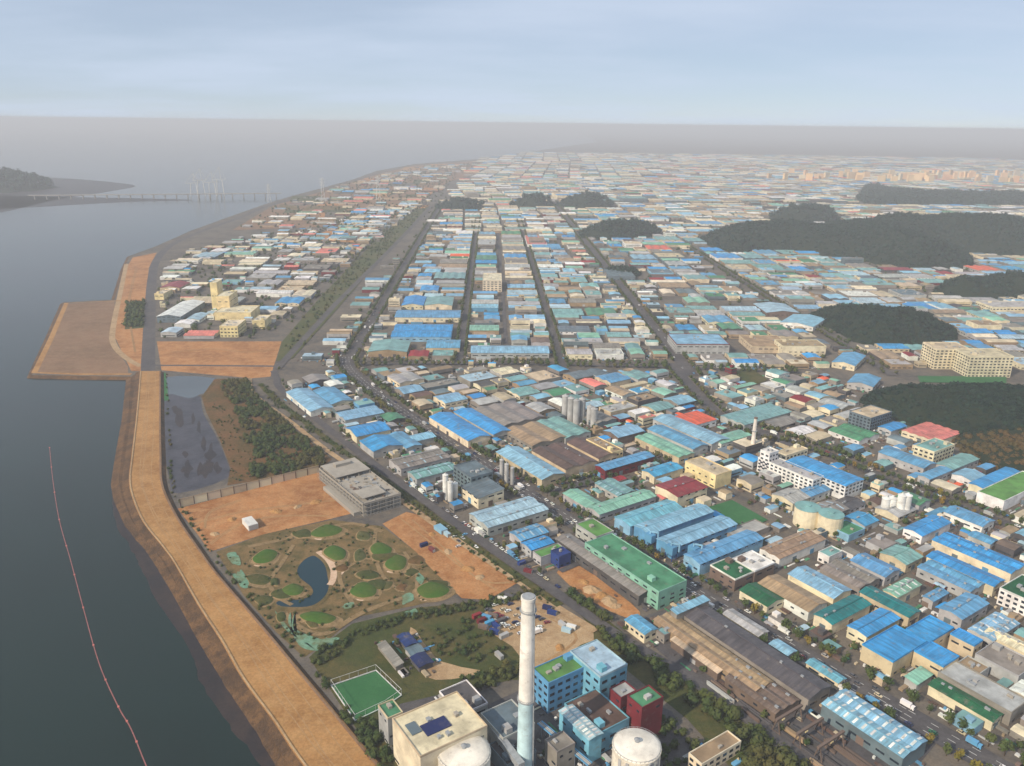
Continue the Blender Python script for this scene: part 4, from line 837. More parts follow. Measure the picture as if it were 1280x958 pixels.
# main grid: bands of growing lot size; the long streets are block boundaries
c, s = math.cos(G1), math.sin(G1)
def uv1(p): return p[0] * c + p[1] * s, -p[0] * s + p[1] * c
cuts = sorted(uv1(P[0])[1] for P in (RC, RB, RD, RA, RE))
ROADC = set(cuts); left_edge = uv1(G(352, 470))[1]; cuts = [left_edge + 8] + cuts
k = cuts[-1]
while k < 4200: k += random.uniform(120, 165); cuts.append(k)
k = cuts[0]; lc = []
bands = [(-5, 985, 1260, 44), (0, 1262, 1700, 54), (0, 1704, 2300, 66), (0, 2306, 3200, 78), (0, 3208, 4600, 88), (0, 4610, 6800, 105), (0, 6810, 9000, 150)]
def city_left(y):                                       # right edge of the greenbelt road at that distance
    a, b = G(352, 470), G(540, 260); t = (y - a.y) / (b.y - a.y); return a.x + (b.x - a.x) * t + 12
for (_z, y0, y1, lim) in bands:
    rects = []
    if y0 > 2250:
        cc = [-900.0]
        while cc[-1] < 4600: cc.append(cc[-1] + random.uniform(60, 190))
    else: cc = cuts
    for a, b in zip(cc[:-1], cc[1:]):
        if abs((a + b) / 2) > y1 * .72 + 150: continue
        split(-y1, -y0, a + (6.5 if a in ROADC else 2.5), b - (6.5 if b in ROADC else 2.5), lim, rects)
    # grid-1 u axis points toward the camera
    n0 = len(LOTS); add_lots(rects, G1 + (0 if y0 < 2250 else random.uniform(-.12, .12)), None, PAL1 if y0 < 2250 else PALF, .93 if y0 < 4000 else .8, 1.0 if y0 < 3000 else 1.25)
    LOTS[n0:] = [q for q in LOTS[n0:] if q[1] - q[4] / 2 > city_left(q[2]) and inpoly(q[1], q[2], landP)]
    if y0 < 1300:
        for L_ in LOTS[n0:]: RECTS.append((L_[1], L_[2], L_[3], L_[4] / 2, L_[5] / 2))
rl = []; us = [uv1(p)[0] for p in ZL]; vv = [uv1(p)[1] for p in ZL]
split(min(us), max(us), min(vv), max(vv), 58, rl); n0 = len(LOTS); add_lots(rl, G1, ZL, PALL, .55)
rl = []; split(min(us), max(us), min(vv), max(vv), 24, rl); 
for L_ in LOTS[n0:]: RECTS.append((L_[1], L_[2], L_[3], L_[4] / 2, L_[5] / 2))
n0 = len(LOTS); add_lots(rl, G1, ZL, PALL, .14)
ZF = pxw([(300, 286), (345, 258), (400, 241), (475, 219), (530, 208), (600, 204), (570, 222), (545, 250), (486, 284), (400, 286)]); ZF_ = ZF
rl = []; us = [uv1(p)[0] for p in ZF]; vv = [uv1(p)[1] for p in ZF]; split(min(us), max(us), min(vv), max(vv), 75, rl); add_lots(rl, G1, ZF, PALL + ['pink'] * 4 + ['tan'] * 6 + ['rust'] * 4, .26)
LOTS.sort(key=lambda q: -q[0])
NIND = 300 - NHAND - 12
# ---- individual buildings among the lots, each told apart by its neighbours
used = set()
LAND += [('round-pond garden', 450, 715), ('dark hill with trees', 1180, 520), ('small wooded hill', 1100, 410), ('cluster of concrete silos', 722, 512), ('white stack', 940, 545), ('cream drums', 1020, 645), ('empty grass lot', 937, 472)]
def auto_label(rc, wc, L, W, h, roof, px, py):
    a, b = max(L, W), min(L, W)
    size = 'tall' if h > 14 else 'long' if a > 2.3 * b else 'large' if a > 34 else 'small' if a < 17 else 'mid-sized'
    kind = 'flat-topped block' if roof == 'flat' else 'gabled shed'
    cand = sorted(LAND, key=lambda q: (q[1] - px) ** 2 + (2 * (q[2] - py)) ** 2)
    for n_ in (1, 2, 3):
        for nm, lx, ly in cand[:5]:
            dx, dy = px - lx, (py - ly) * 1.5; dist = math.hypot(dx, dy)
            far = 'just ' if dist < 45 else 'some way ' if dist > 110 else ''
            rel = (far + ('right of' if dx > 0 else 'left of')) if abs(dx) > abs(dy) else (far + ('in front of' if dy > 0 else 'beyond'))
            rank = ('', 'second ', 'third ')[n_ - 1]
            lb = f'{rank}{size} {CNAME[rc]} {kind} with {CNAME[wc]} walls {rel} the {nm}'
            if lb not in used and len(lb.split()) <= 16: used.add(lb); return lb
    lb = f'{size} {CNAME[rc]} {kind} with {CNAME[wc]} walls among the crowded sheds'; return lb
for q in LOTS[:NIND]:
    _, x, y, ang, L, W, h, roof, rc, wc, px, py = q
    r = new_building('workshop' if roof == 'gable' else 'factory_block', auto_label(rc, wc, L, W, h, roof, px, py), 'workshop' if roof == 'gable' else 'factory', x, y, ang, 'buildings packed along the factory streets')
    wing(r, 0, 0, 0, L, W, h, roof, rc, wc, dict(det=1 if y > 700 else 2, spans=max(1, round(min(L, W) / 17)) if roof == 'gable' else 1))
# ---- all the rest, too many to pick apart
def far_building(m, x, y, ang, L, W, h, roof, rc, wc):
    if W > L: L, W, ang = W, L, ang + math.pi / 2
    c, s = math.cos(ang), math.sin(ang); rcol, wcol = shade(rc, .15), shade(wc, .12)
    T = lambda p: (x + p[0] * c - p[1] * s, y + p[0] * s + p[1] * c, p[2])
    a, b = L / 2, W / 2
    if roof == 'gable':
        n = max(1, round(W / 17)); sw = W / n; rise = max(.6, sw * .085)
        m.add([T(p) for p in ((-a, -b, 0), (a, -b, 0), (a, b, 0), (-a, b, 0), (-a, -b, h), (a, -b, h), (a, b, h), (-a, b, h))], [(0, 1, 5, 4), (1, 2, 6, 5), (2, 3, 7, 6), (3, 0, 4, 7)], wcol)
        for k in range(n):
            y0 = -b + k * sw; y1 = y0 + sw; ym = (y0 + y1) / 2; col = shade(rcol, .08)
            vs = [T(p) for p in ((-a - .3, y0, h), (a + .3, y0, h), (a + .3, ym, h + rise), (-a - .3, ym, h + rise), (a + .3, y1, h), (-a - .3, y1, h))]
            m.add(vs, [(0, 1, 2, 3), (3, 2, 4, 5)], col); m.add(vs, [(0, 3, 5), (1, 4, 2)], wcol)
    else:
        m.add([T(p) for p in ((-a, -b, 0), (a, -b, 0), (a, b, 0), (-a, b, 0), (-a, -b, h), (a, -b, h), (a, b, h), (-a, b, h))], [(0, 1, 5, 4), (1, 2, 6, 5), (2, 3, 7, 6), (3, 0, 4, 7)], wcol)
        m.add([T(p) for p in ((-a, -b, h), (a, -b, h), (a, b, h), (-a, b, h))], [(0, 1, 2, 3)], rcol)
        px_, py_ = random.uniform(-.3, .3) * L, random.uniform(-.3, .3) * W
        q = [T(p) for z in (h, h + random.uniform(1.5, 3)) for p in ((px_ - 2, py_ - 2, z), (px_ + 2, py_ - 2, z), (px_ + 2, py_ + 2, z), (px_ - 2, py_ + 2, z))]
        m.add(q, [(0, 1, 5, 4), (1, 2, 6, 5), (2, 3, 7, 6), (3, 0, 4, 7), (4, 5, 6, 7)], wcol)
    if y < 2600 and h > 6:                              # window bands toward the viewer side
        for sx in (-b - .05,) if abs(ang % math.pi) < .8 or True else ():
            for k in range(max(1, int(h / 4.5))):
                z = 1.5 + k * 4
                for (p0, p1) in (((-a * .85, -b - .06), (a * .85, -b - .06)), ((a + .06, -b * .8), (a + .06, b * .8)), ((-a * .85, b + .06), (a * .85, b + .06)), ((-a - .06, -b * .8), (-a - .06, b * .8))):
                    w0, w1 = T((p0[0], p0[1], z)), T((p1[0], p1[1], z))
                    nx, ny = (w0[0] + w1[0]) / 2 - x, (w0[1] + w1[1]) / 2 - y
                    if nx * x + ny * y > 0: continue
                    m.add([w0, w1, (w1[0], w1[1], z + 1.3), (w0[0], w0[1], z + 1.3)], [(0, 1, 2, 3)], (.03, .04, .05, 1))
m = MB()
for q in LOTS[NIND:]: far_building(m, *q[1:10])
tag(link('distant_factories', m.mesh('distant_factories', M['far'], True)), 'distant carpet of small factory roofs beyond the near streets', 'factories', None, 'stuff')
# yards beside buildings: crates, drums, pallets and containers
m = MB()
for r in RECTS:
    d = math.hypot(r[0], r[1])
    if d > 1100: continue
    for _ in range(int((r[3] + r[4]) * .9)):
        sd = random.choice((-1, 1)); t = random.uniform(-1, 1); off = random.uniform(1.5, 6)
        lx, ly = (t * r[3], sd * (r[4] + off)) if random.random() < .5 else (sd * (r[3] + off), t * r[4])
        x = r[0] + lx * math.cos(r[2]) - ly * math.sin(r[2]); y = r[1] + lx * math.sin(r[2]) + ly * math.cos(r[2])
        if road_clear(x, y) < .5 or any(abs(q[0] - x) < 80 and abs(q[1] - y) < 80 and sat((x, y, 0, 1.5, 1.5), q) for q in RECTS): continue
        a, b, hh = random.choice(((3, 1.2, 1.3), (1.2, .6, 1), (1.1, 1.1, .8), (.6, .6, 1.6), (2, 1, .6), (4, .5, .5)))
        cs, sn = math.cos(r[2]), math.sin(r[2]); col = shade(random.choice(('white', 'lgrey', 'rust', 'mblue', 'grey', 'tan', 'dgrey', 'beige', 'brown', 'green', 'dgrey')), .15)
        q = [(x + p * cs - e * sn, y + p * sn + e * cs, z) for z in (.0, hh) for p, e in ((-a, -b), (a, -b), (a, b), (-a, b))]
        m.add(q, [(0, 1, 5, 4), (1, 2, 6, 5), (2, 3, 7, 6), (3, 0, 4, 7), (4, 5, 6, 7)], col)
tag(link('yard_clutter', m.mesh('yard_clutter', M['far'], True)), 'mixed crates, skips and stacked goods scattered in the factory yards', 'yard goods', None, 'stuff')
# far apartment slabs, orange of the low sun put into most wall colours
m = MB(); ap = MB(); ap.box(-1, 1, -.5, .5, 0, 1); apm = ap.mesh('apartment_slab', M['wall'])
for i in range(80):
    px = random.uniform(1098, 1285) if i < 62 else random.uniform(955, 1085); py = random.uniform(219, 230) if i < 62 else random.uniform(217, 228)
    q = G(px, py)
    if blocked(q.x, q.y): continue
    o = link('apartment_slab', apm, None, (q.x, q.y, 0), random.choice((0.05, .3, -.2, .6)), (random.uniform(12, 24), 13, random.uniform(30, 48)), shade(random.choice((lin((240, 208, 164)), lin((236, 198, 150)), 'cream', lin((228, 190, 150)))), .06))
    tag(o, 'far pale apartment slab in the sunlit rows below the right horizon' if i < 62 else 'far pale apartment slab in the sunlit rows right of the middle distance', 'apartments', 'far apartment slabs, right rows' if i < 62 else 'far apartment slabs, middle rows')
# ================================================================== LANDMARK OBJECTS
def near_px(px, py): return min(LAND, key=lambda q: (q[1] - px) ** 2 + (2 * (q[2] - py)) ** 2)[0]
# ---- tall chimney
bq = G(656, 966); HCH = height_at(bq, 746); sw = HCH * .44
r = root('chimney', 'tall round chimney, white above and pale cyan below, in the foreground plant', 'chimney', bq)
r0, r1 = 4.1, 3.15; rr = lambda z: r0 + (r1 - r0) * z / HCH
m = MB(); m.lathe([(r0 + .5, -.5), (r0 + .5, 3), (rr(3), 3.05)] + [(rr(z), z) for z in np.linspace(4, sw, 6)], 28); link('lower_shaft', m.mesh('lower_shaft', M['wall']), r, color=lin((192, 220, 224)))
m = MB(); m.lathe([(rr(z), z) for z in np.linspace(sw, HCH - 1.5, 8)] + [(rr(HCH) + .25, HCH - 1.4), (rr(HCH) + .25, HCH)], 28); link('upper_shaft', m.mesh('upper_shaft', M['wall']), r, color=lin((236, 232, 222)))
m = MB(); m.lathe([(2.9, HCH), (2.9, HCH + .4)], 20); link('flue_mouth', m.mesh('flue_mouth', M['steel']), r)
for f in (.44, .93):
    z = HCH * f; m = MB(); m.lathe([(rr(z) - .1, z - .25), (rr(z) + .7, z - .2), (rr(z) + .7, z), (rr(z) - .1, z + .01)], 24); pf = link('platform', m.mesh('platform', M['steel']), r)
    m = MB(); k = 16; q = [(math.cos(6.283 * i / k) * (rr(z) + .65), math.sin(6.283 * i / k) * (rr(z) + .65)) for i in range(k)]
    for i in range(k): m.beam((q[i][0], q[i][1], z + 1.1), (q[(i + 1) % k][0], q[(i + 1) % k][1], z + 1.1), .12); m.beam((q[i][0], q[i][1], z), (q[i][0], q[i][1], z + 1.1), .1)
    link('railing', m.mesh('railing', M['steel']), pf)
m = MB(); m.beam((r0 - .2, -r0 * .55, 0), (rr(HCH) * .86, -rr(HCH) * .55, HCH), .5); link('ladder', m.mesh('ladder', M['steel']), r)
a, b = G(612, 905, 12), G(652, 958, 12)
r = root('flue_duct', 'large grey flue duct on trestles running to the tall chimney', 'duct', (a.x, a.y, 0)); d = b - a; m = MB(); m.beam((0, 0, 12), (d.x, d.y, 12), 3.4); link('duct', m.mesh('duct', M['steel']), r)
for k in range(4):
    q = d * ((k + .5) / 4); m = MB(); m.beam((q.x - 1.6, q.y, 0), (q.x - 1.2, q.y, 11), .5); m.beam((q.x + 1.6, q.y, 0), (q.x + 1.2, q.y, 11), .5); m.beam((q.x - 1.5, q.y, 5), (q.x + 1.5, q.y, 9), .3); link('trestle', m.mesh('trestle', M['steel']), r)
a, b = G(672, 905, 7), G(735, 958, 7); r = root('pipe_rack', 'steel pipe rack between the chimney and the striped cyan annex', 'pipes', (a.x, a.y, 0)); d = b - a; nn = Vector((-d.y, d.x, 0)).normalized()
for k in range(4): m = MB(); o_ = nn * (k * .9); m.beam((o_.x, o_.y, 7.3), (d.x + o_.x, d.y + o_.y, 7.3), .55); link('pipe', m.mesh('pipe', M['wall']), r, color=random.choice(('lgrey', 'white', 'mblue', 'rust')))
for k in range(6):
    q = d * ((k + .5) / 6); e = q + nn * 3; m = MB(); m.beam((q.x, q.y, 0), (q.x, q.y, 7), .35); m.beam((e.x, e.y, 0), (e.x, e.y, 7), .35); m.beam((q.x, q.y, 6.8), (e.x, e.y, 6.8), .35); link('frame', m.mesh('frame', M['steel']), r)
# ---- domed tanks
def tank(px, py, rx, h, label, wcol, n=32):
    q = G(px, py, h); rad = (G(px + rx, py, h) - G(px - rx, py, h)).length / 2
    r = root('storage_tank', label, 'tank', (q.x, q.y, 0))
    m = MB(); m.lathe([(rad, -.5), (rad, h - .6), (rad + .3, h - .55), (rad + .3, h - .1), (rad, h - .05)], n); link('shell', m.mesh('shell', M['wall']), r, color=wcol)
    m = MB(); m.lathe([(rad * math.cos(a), h - .04 + rad * .2 * math.sin(a)) for a in np.linspace(0, 1.5, 7)], n); d = link('dome_roof', m.mesh('dome_roof', M['wall']), r, color=lin((232, 226, 212)))
    m = MB(); m.lathe([(1.1, 0), (1.1, 1.4), (1.5, 1.4), (.3, 2)], 12); link('vent', m.mesh('vent', M['steel']), d, (0, 0, h + rad * .19))
    m = MB(); k = 36
    for i in range(k): a = 6.283 * i / k; b = 6.283 * (i + 1) / k; m.beam((rad * math.cos(a), rad * math.sin(a), h + .95), (rad * math.cos(b), rad * math.sin(b), h + .95), .12); m.beam((rad * math.cos(a), rad * math.sin(a), h - .1), (rad * math.cos(a), rad * math.sin(a), h + .95), .1)
    link('railing', m.mesh('railing', M['steel']), r)
    for k in range(6): a = -math.pi / 2 + (k - 2.5) * .35; link('buttress', U['wall'], r, (rad * math.cos(a), rad * math.sin(a), -.4), a, (.7, 1.6, h - 1), 'lgrey')
    m = MB(); st = [(math.cos(-2.6 + i * .09) * (rad + .8), math.sin(-2.6 + i * .09) * (rad + .8), i * h / 16) for i in range(17)]
    for a, b in zip(st[:-1], st[1:]): m.beam(a, b, .7)
    link('stair', m.mesh('stair', M['steel']), r)
tank(580, 940, 33, 20, 'white domed tank in front of the cream incinerator hall', lin((222, 218, 206)))
tank(796, 932, 30, 21, 'white domed tank in front of the dark red cube', lin((226, 218, 200)))
# ---- silos
def silo(px, py, rx, h, label, col, group, cone=.35, top=None):
    q = G(px, py); rad = (G(px + rx, py) - G(px - rx, py)).length / 2
    r = root('silo', label, 'silo', (q.x, q.y, 0), 0, group)
    m = MB(); m.lathe([(rad, -.5), (rad, h * .5), (rad + .12, h * .5), (rad + .12, h * .52), (rad, h * .52), (rad, h)], 20); link('shell', m.mesh('shell', M['wall']), r, color=lin(COL[col]))
    m = MB(); m.lathe([(rad + .25, h), (rad + .25, h + .3), (rad * .25, h + .3 + rad * cone), (rad * .25, h + 1.1 + rad * cone)], 20); link('cap', m.mesh('cap', M['wall']), r, color=lin(COL[top or col]))
for i, (a, b) in enumerate(((706, 524), (713, 527), (720, 530), (727, 528), (737, 531), (742, 534))):
    silo(a, b, 4.2, 26 if i < 4 else 20, ('first', 'second', 'third', 'fourth', 'fifth', 'sixth')[i] + ' concrete silo from the left in the cluster behind grey-teal roofs', 'lgrey', 'concrete silo cluster')
for i, (a, b, h) in enumerate(((557, 624, 22), (563, 626, 17), (569, 622, 13))): silo(a, b, 3.4, h, ('tallest', 'middle', 'shortest')[i] + ' of three slim white silos beside the slate hall', 'white', 'slim white silos')
for i, (a, b, h) in enumerate(((627, 604, 22), (633, 607, 20), (640, 606, 16))): silo(a, b, 2.6, h, ('left', 'middle', 'right')[i] + ' slim grey silo at the avenue corner trees', 'lgrey', 'slim grey silos')
for i, (a, b, h) in enumerate(((1105, 641, 13), (1113, 641, 13), (1124, 643, 17), (1131, 643, 17))): silo(a, b, 5, h, ('first', 'second', 'third', 'fourth')[i] + ' white silo from the left in the group left of the blue L-shaped works', 'white', 'white silo group')
silo(1007, 655, 15.5, 15, 'left of two wide cream drums with green tops', 'cream', 'wide cream drums', .08, 'pteal'); silo(1036, 664, 15, 15, 'right of two wide cream drums with green tops', 'cream', 'wide cream drums', .08, 'pteal')
bq = G(940, 566); HS = height_at(bq, 522)
r = root('smoke_stack', 'slim white smoke stack beside the white office row', 'chimney', bq)
m = MB(); m.lathe([(2.4, -.5)] + [(2.4 - .9 * t, HS * t) for t in np.linspace(.05, 1, 6)], 16); link('shaft', m.mesh('shaft', M['wall']), r, color=lin((224, 214, 202)))
m = MB(); m.lathe([(1.75, HS - 1.2), (1.75, HS + .1), (1.3, HS + .15)], 16); link('rim', m.mesh('rim', M['wall']), r, color=lin(COL['rust']))
m = MB(); m.lathe([(2.0, HS * .62), (2.7, HS * .62), (2.7, HS * .63), (2.0, HS * .635)], 16); link('platform', m.mesh('platform', M['steel']), r)
# ---- blue dust collectors between the parallel halls
for i, (a, b) in enumerate(((812, 684), (838, 699), (866, 700))):
    q = G(a, b); r = root('dust_collector', ('blue dust collector frame beside the second parallel hall', 'blue dust collector frame beside the third parallel hall', 'blue dust collector frame at the last parallel hall')[i], 'machine', (q.x, q.y, 0), G2)
    for sx in (-1, 1):
        for sy in (-1, 1): link('leg', U['wall'], r, (sx * 3.2, sy * 2.2, -.2), 0, (.5, .5, 5.2), 'dblue')
    link('filter_box', U['wall'], r, (0, 0, 5), 0, (7, 5, 6), 'mblue')
    m = MB(); m.add([(-3, -2, 5), (3, -2, 5), (3, 2, 5), (-3, 2, 5), (-.5, -.5, 2), (.5, -.5, 2), (.5, .5, 2), (-.5, .5, 2)], [(0, 4, 5, 1), (1, 5, 6, 2), (2, 6, 7, 3), (3, 7, 4, 0), (4, 7, 6, 5)]); link('hopper', m.mesh('hopper', M['wall']), r, color='mblue')
    m = MB(); m.beam((0, 0, 11), (0, 0, 13.5), 1); m.beam((0, 0, 13), (5, 3, 13), 1); m.beam((5, 3, 13.4), (5, 3, 7), 1); link('duct', m.mesh('duct', M['wall']), r, color='lblue')
# ---- unfinished concrete building
q4 = (411, 582, 449, 576, 499, 620, 437, 635); x, y, L, W = fit(q4, 10, G2 - .045); FH = 3.2
r = root('building_under_construction', 'unfinished concrete building with open floors and bare roof deck', 'building', (x, y, 0), G2)
for k in range(4):
    sl_ = link('floor_slab', U['concrete'], r, (0, 0, -.2 + k * FH), 0, (L, W, .5))
link('floor_slab', U['concrete'], r, (-L * .3, 0, 9.9 + FH), 0, (L * .36, W * .94, .5)); link('floor_slab', U['concrete'], r, (L * .34, -W * .12, 9.9 + FH * .9), 0, (L * .2, W * .6, .4))
for i in range(9):
    for j in range(4): link('column', U['concrete'], r, (-L / 2 + 1.5 + (L - 3) * i / 8, -W / 2 + 1.5 + (W - 3) * j / 3, 9.9), 0, (.6, .6, FH - .05 if i < 3 else random.uniform(1.2, 3)))
link('floor_slab', U['concrete'], r, (L * .1, -W / 2 - 3, -.2), 0, (L * .7, 6, 3.4)); nx, ny = int(L / 6), int(W / 6)
for i in range(nx + 1):
    for j in range(ny + 1):
        if 0 < i < nx and 0 < j < ny: continue
        link('column', U['concrete'], r, (-L / 2 + .6 + (L - 1.2) * i / nx, -W / 2 + .6 + (W - 1.2) * j / ny, .25), 0, (.7, .7, 9.2))
link('core_wall', U['concrete'], r, (L * .1, W * .1, .2), 0, (L * .4, W * .35, 9.2)); link('stair_head', U['concrete'], r, (-L * .38, 0, 13.6), 0, (6, W * .4, 2.5))
for a, b, c2, d2 in ((0, -W / 2 + .3, L, .4), (0, W / 2 - .3, L, .4), (-L / 2 + .3, 0, .4, W - 1.4), (L / 2 - .3, 0, .4, W - 1.4)): link('parapet', U['concrete'], r, (a, b, 9.92), 0, (c2, d2, 1.3))
for i in range(60): link('material_stack', U[random.choice(('wall', 'steel', 'concrete'))], r, (random.uniform(-.3, .45) * L, random.uniform(-.4, .4) * W, 9.92), random.choice((0, .4, 1.2)), (random.uniform(1, 5), random.uniform(.6, 2), random.uniform(.3, 1.6)), random.choice(('rust', 'tan', 'dgrey', 'lgrey', 'brown')))
m = MB()
for k in range(int(L / 3)):
    xx = -L / 2 + k * 3
    for z in (0, 3, 6, 9): m.beam((xx, -W / 2 - 1.2, z), (xx + 3, -W / 2 - 1.2, z), .14)
    m.beam((xx, -W / 2 - 1.2, 0), (xx, -W / 2 - 1.2, 11), .14)
for k in range(int(W / 3)):
    yy = -W / 2 + k * 3
    for z in (0, 3, 6, 9): m.beam((L / 2 + 1.2, yy, z), (L / 2 + 1.2, yy + 3, z), .14)
    m.beam((L / 2 + 1.2, yy, 0), (L / 2 + 1.2, yy, 11), .14)
tag(link('scaffold', m.mesh('scaffold', M['steel']), r), kind='stuff')
# ---- panelled retaining wall
a, b = G(226, 634), G(399, 591); d = b - a; n = 11; ang = math.atan2(d.y, d.x)
r = root('retaining_wall', 'cream panelled wall between the dark basin and the orange building site', 'wall', a, ang)
for i in range(n):
    w_ = d.length / n; link('panel', U['wall'], r, ((i + .5) * w_, 0, -.3), 0, (w_ - .7, .35, 6.6 + .25 * (i % 2)), shade(random.choice(('beige', 'cream', 'beige')), .08))
for i in range(n + 1): link('post', U['wall'], r, (i * d.length / n, 0, -.3), 0, (.6, .7, 7.4), 'brown')
link('cap_beam', U['wall'], r, (d.length / 2, 0, 6.75), 0, (d.length, .8, .3), 'tan')
# ---- white site container / truck box
def container(px, py, ang, s, col, label, name='container', cat='container', group=None):
    q = G(px, py); r = root(name, label, cat, (q.x, q.y, 0), ang, group)
    link('box', U['wall'], r, (0, 0, .2), 0, s, col)
    for k in range(5): link('rib', U['wall'], r, (-s[0] / 2 + s[0] * (k + .5) / 5, 0, .3), 0, (.3, s[1] + .16, s[2] - .3), col)
    link('door', U['wall'], r, (s[0] / 2 + .06, 0, .4), 0, (.14, s[1] * .85, s[2] * .85), 'lgrey'); link('skid', U['dark'], r, (0, 0, -.1), 0, (s[0], s[1] * .8, .3)); return r
container(313, 658, G2, (15, 7.5, 4.5), 'white', 'white box shed standing alone on the orange soil beside the wall', 'site_shed', 'shed')
container(551, 664, G2, (11, 6, 3.2), 'lblue', 'pale blue site cabin on the orange lot', 'site_cabin', 'cabin')
container(559, 670, G2, (6, 3, 2.8), 'pblue', 'small pale cabin right of the pale blue site cabin', 'site_cabin', 'cabin')
for i, (a, b, c2) in enumerate(((596, 772, 'red'), (602, 778, 'dred'), (608, 774, 'mblue'), (612, 781, 'sky'), (620, 785, 'dblue'), (616, 772, 'rust'), (604, 786, 'rust'), (627, 778, 'dgrey'), (618, 792, 'dblue'), (630, 797, 'lgrey'), (684, 762, 'navy'), (690, 768, 'dblue'), (708, 790, 'pblue'), (703, 783, 'lgrey'), (714, 786, 'white'), (624, 822, 'lgrey'), (628, 750, 'white'), (636, 748, 'dgrey'), (540, 689, 'dred'), (530, 683, 'navy'), (652, 706, 'dblue'), (660, 716, 'dred'))):
    container(a, b, random.choice((G2, G2 + 1.57, G2 + .5)), (6.1, 2.5, 2.6), c2, f'{CNAME[c2]} freight container ' + ('on the sandy lot behind the chimney' if 590 < a < 720 and b > 745 else 'on the orange lot by the dirt track') + (', ' + ('upper left', 'left', 'upper', 'central', 'right of centre', 'top', 'lower left', 'middle right', 'lower', 'lower right', 'far right', 'right', 'nearest cyan block', 'right edge', 'rightmost', 'bottom', 'topmost', 'back', 'lower one', 'upper one', 'near road', 'by rail')[i]))
# ---- spoil heaps on the bare ground
for i, (a, b, rad) in enumerate(((345, 640, 4), (372, 634, 3), (290, 650, 3.5), (268, 668, 3), (395, 628, 4), (560, 690, 3), (585, 712, 4), (600, 722, 3), (540, 668, 2.5), (740, 738, 5), (752, 745, 4), (762, 752, 5), (730, 728, 3), (770, 758, 3), (700, 810, 3), (655, 770, 2.5))):
    q = G(a, b); m = MB(); n_ = 12; vs = [(0, 0, rad * .55)]
    for k, (f, z) in enumerate(((.4, .42), (.75, .2), (1.1, -.05))):
        for j in range(n_): t = 6.283 * j / n_; e = rad * f * random.uniform(.8, 1.25); vs.append((math.cos(t) * e * 1.3, math.sin(t) * e, rad * z * random.uniform(.7, 1.2)))
    m.add(vs, [(0, 1 + j, 1 + (j + 1) % n_) for j in range(n_)] + [(1 + k * n_ + j, 1 + (k + 1) * n_ + j, 1 + (k + 1) * n_ + (j + 1) % n_, 1 + k * n_ + (j + 1) % n_) for k in range(2) for j in range(n_)])
    tag(link('spoil_heap', m.mesh('spoil_heap', M['lot'] if i % 2 else M['dike']), None, (q.x, q.y, .1), i), 'low heap of pale earth on the bare ground near the ' + near_px(a, b), 'heap', 'earth heaps')
# ---- bundles of steel laid out in long rows in the open yard
bl = [UNIT.mesh('bar', M['wall'])]
for lane in range(15):
    t = 0.0
    while t < 1:
        ln = random.uniform(12, 26); a0 = G(880 + lane * 8.4, 853 + lane * -.8); dd = Vector((math.cos(G2 - .045), math.sin(G2 - .045), 0)); q = a0 + dd * (t * 92 + ln / 2 + random.uniform(0, 3)); t += (ln + random.uniform(1.5, 6)) / 92
        px, py, _ = PX((q.x, q.y, 0))
        if not inpoly(px, py, [(872, 850), (905, 838), (1000, 866), (1045, 868), (1085, 945), (1050, 985), (1000, 940)]) or any(sat((q.x, q.y, G2, ln / 2, 1.6), r_) for r_ in RECTS): continue
        c2 = random.choice(('rust', 'brown', 'tan', 'grey', 'rust', 'lgrey', 'dgrey')); r = root('steel_bundle', f'long {CNAME[c2]} steel bundle in the open yard, row {lane + 1} from the tree belt', 'steel', (q.x, q.y, 0), G2 - .045 + random.uniform(-.03, .03), 'steel bundles in the yard')
        wd = random.uniform(1.4, 2.6); hh = random.uniform(.8, 2.6)
        for k in range(4): link('bar', U['wall'], r, (random.uniform(-.8, .8), -wd / 2 + wd * (k + .5) / 4, .3), 0, (ln * random.uniform(.88, 1), wd / 4 * .86, hh * random.uniform(.75, 1)), shade(c2, .2))
        for sx in (-.3, .3): link('sleeper', U['dark'], r, (sx * ln, 0, 0), 0, (.5, wd + .4, .32))
for i in range(3):
    q = G(984 + i * 26, 908 + i * 17); r = root('gantry_crane', ('first', 'middle', 'last')[i] + ' rusty gantry crane from the left spanning the open steel yard', 'crane', (q.x, q.y, 0), G2 - .045)
    for sy in (-1, 1):
        m = MB(); m.beam((-2.5, sy * 9, 0), (-.4, sy * 9, 8), .5); m.beam((2.5, sy * 9, 0), (.4, sy * 9, 8), .5); m.beam((-2.8, sy * 9, .4), (2.8, sy * 9, .4), .6); link('leg', m.mesh('leg', M['wall']), r, color='rust')
    link('girder', U['wall'], r, (0, 0, 8), 0, (1.4, 21, 1.2), 'rust'); link('trolley', U['wall'], r, (0, random.uniform(-6, 6), 7.2), 0, (2, 2, .8), 'yellow')
# ---- court fence and hedge lamp posts
P = [G(*q) for q in ((414, 858), (470, 839), (502, 870), (482, 884), (444, 902))]
r = root('court_fence', 'tall pale mesh fence around the green sports court', 'fence', P[0])
for a, b in zip(P, P[1:] + P[:1]):
    k = max(2, int((b - a).length / 5))
    for i in range(k): q = a.lerp(b, i / k) - P[0]; link('post', U['steel'], r, (q.x, q.y, -.1), 0, (.16, .16, 4.6))
    m = MB(); m.beam(a - P[0] + Vector((0, 0, 4.4)), b - P[0] + Vector((0, 0, 4.4)), .16); link('rail', m.mesh('rail', M['marking']), r)
    m = MB(); m.beam(a - P[0] + Vector((0, 0, .5)), b - P[0] + Vector((0, 0, .5)), .5); link('kerb', m.mesh('kerb', M['marking']), r)
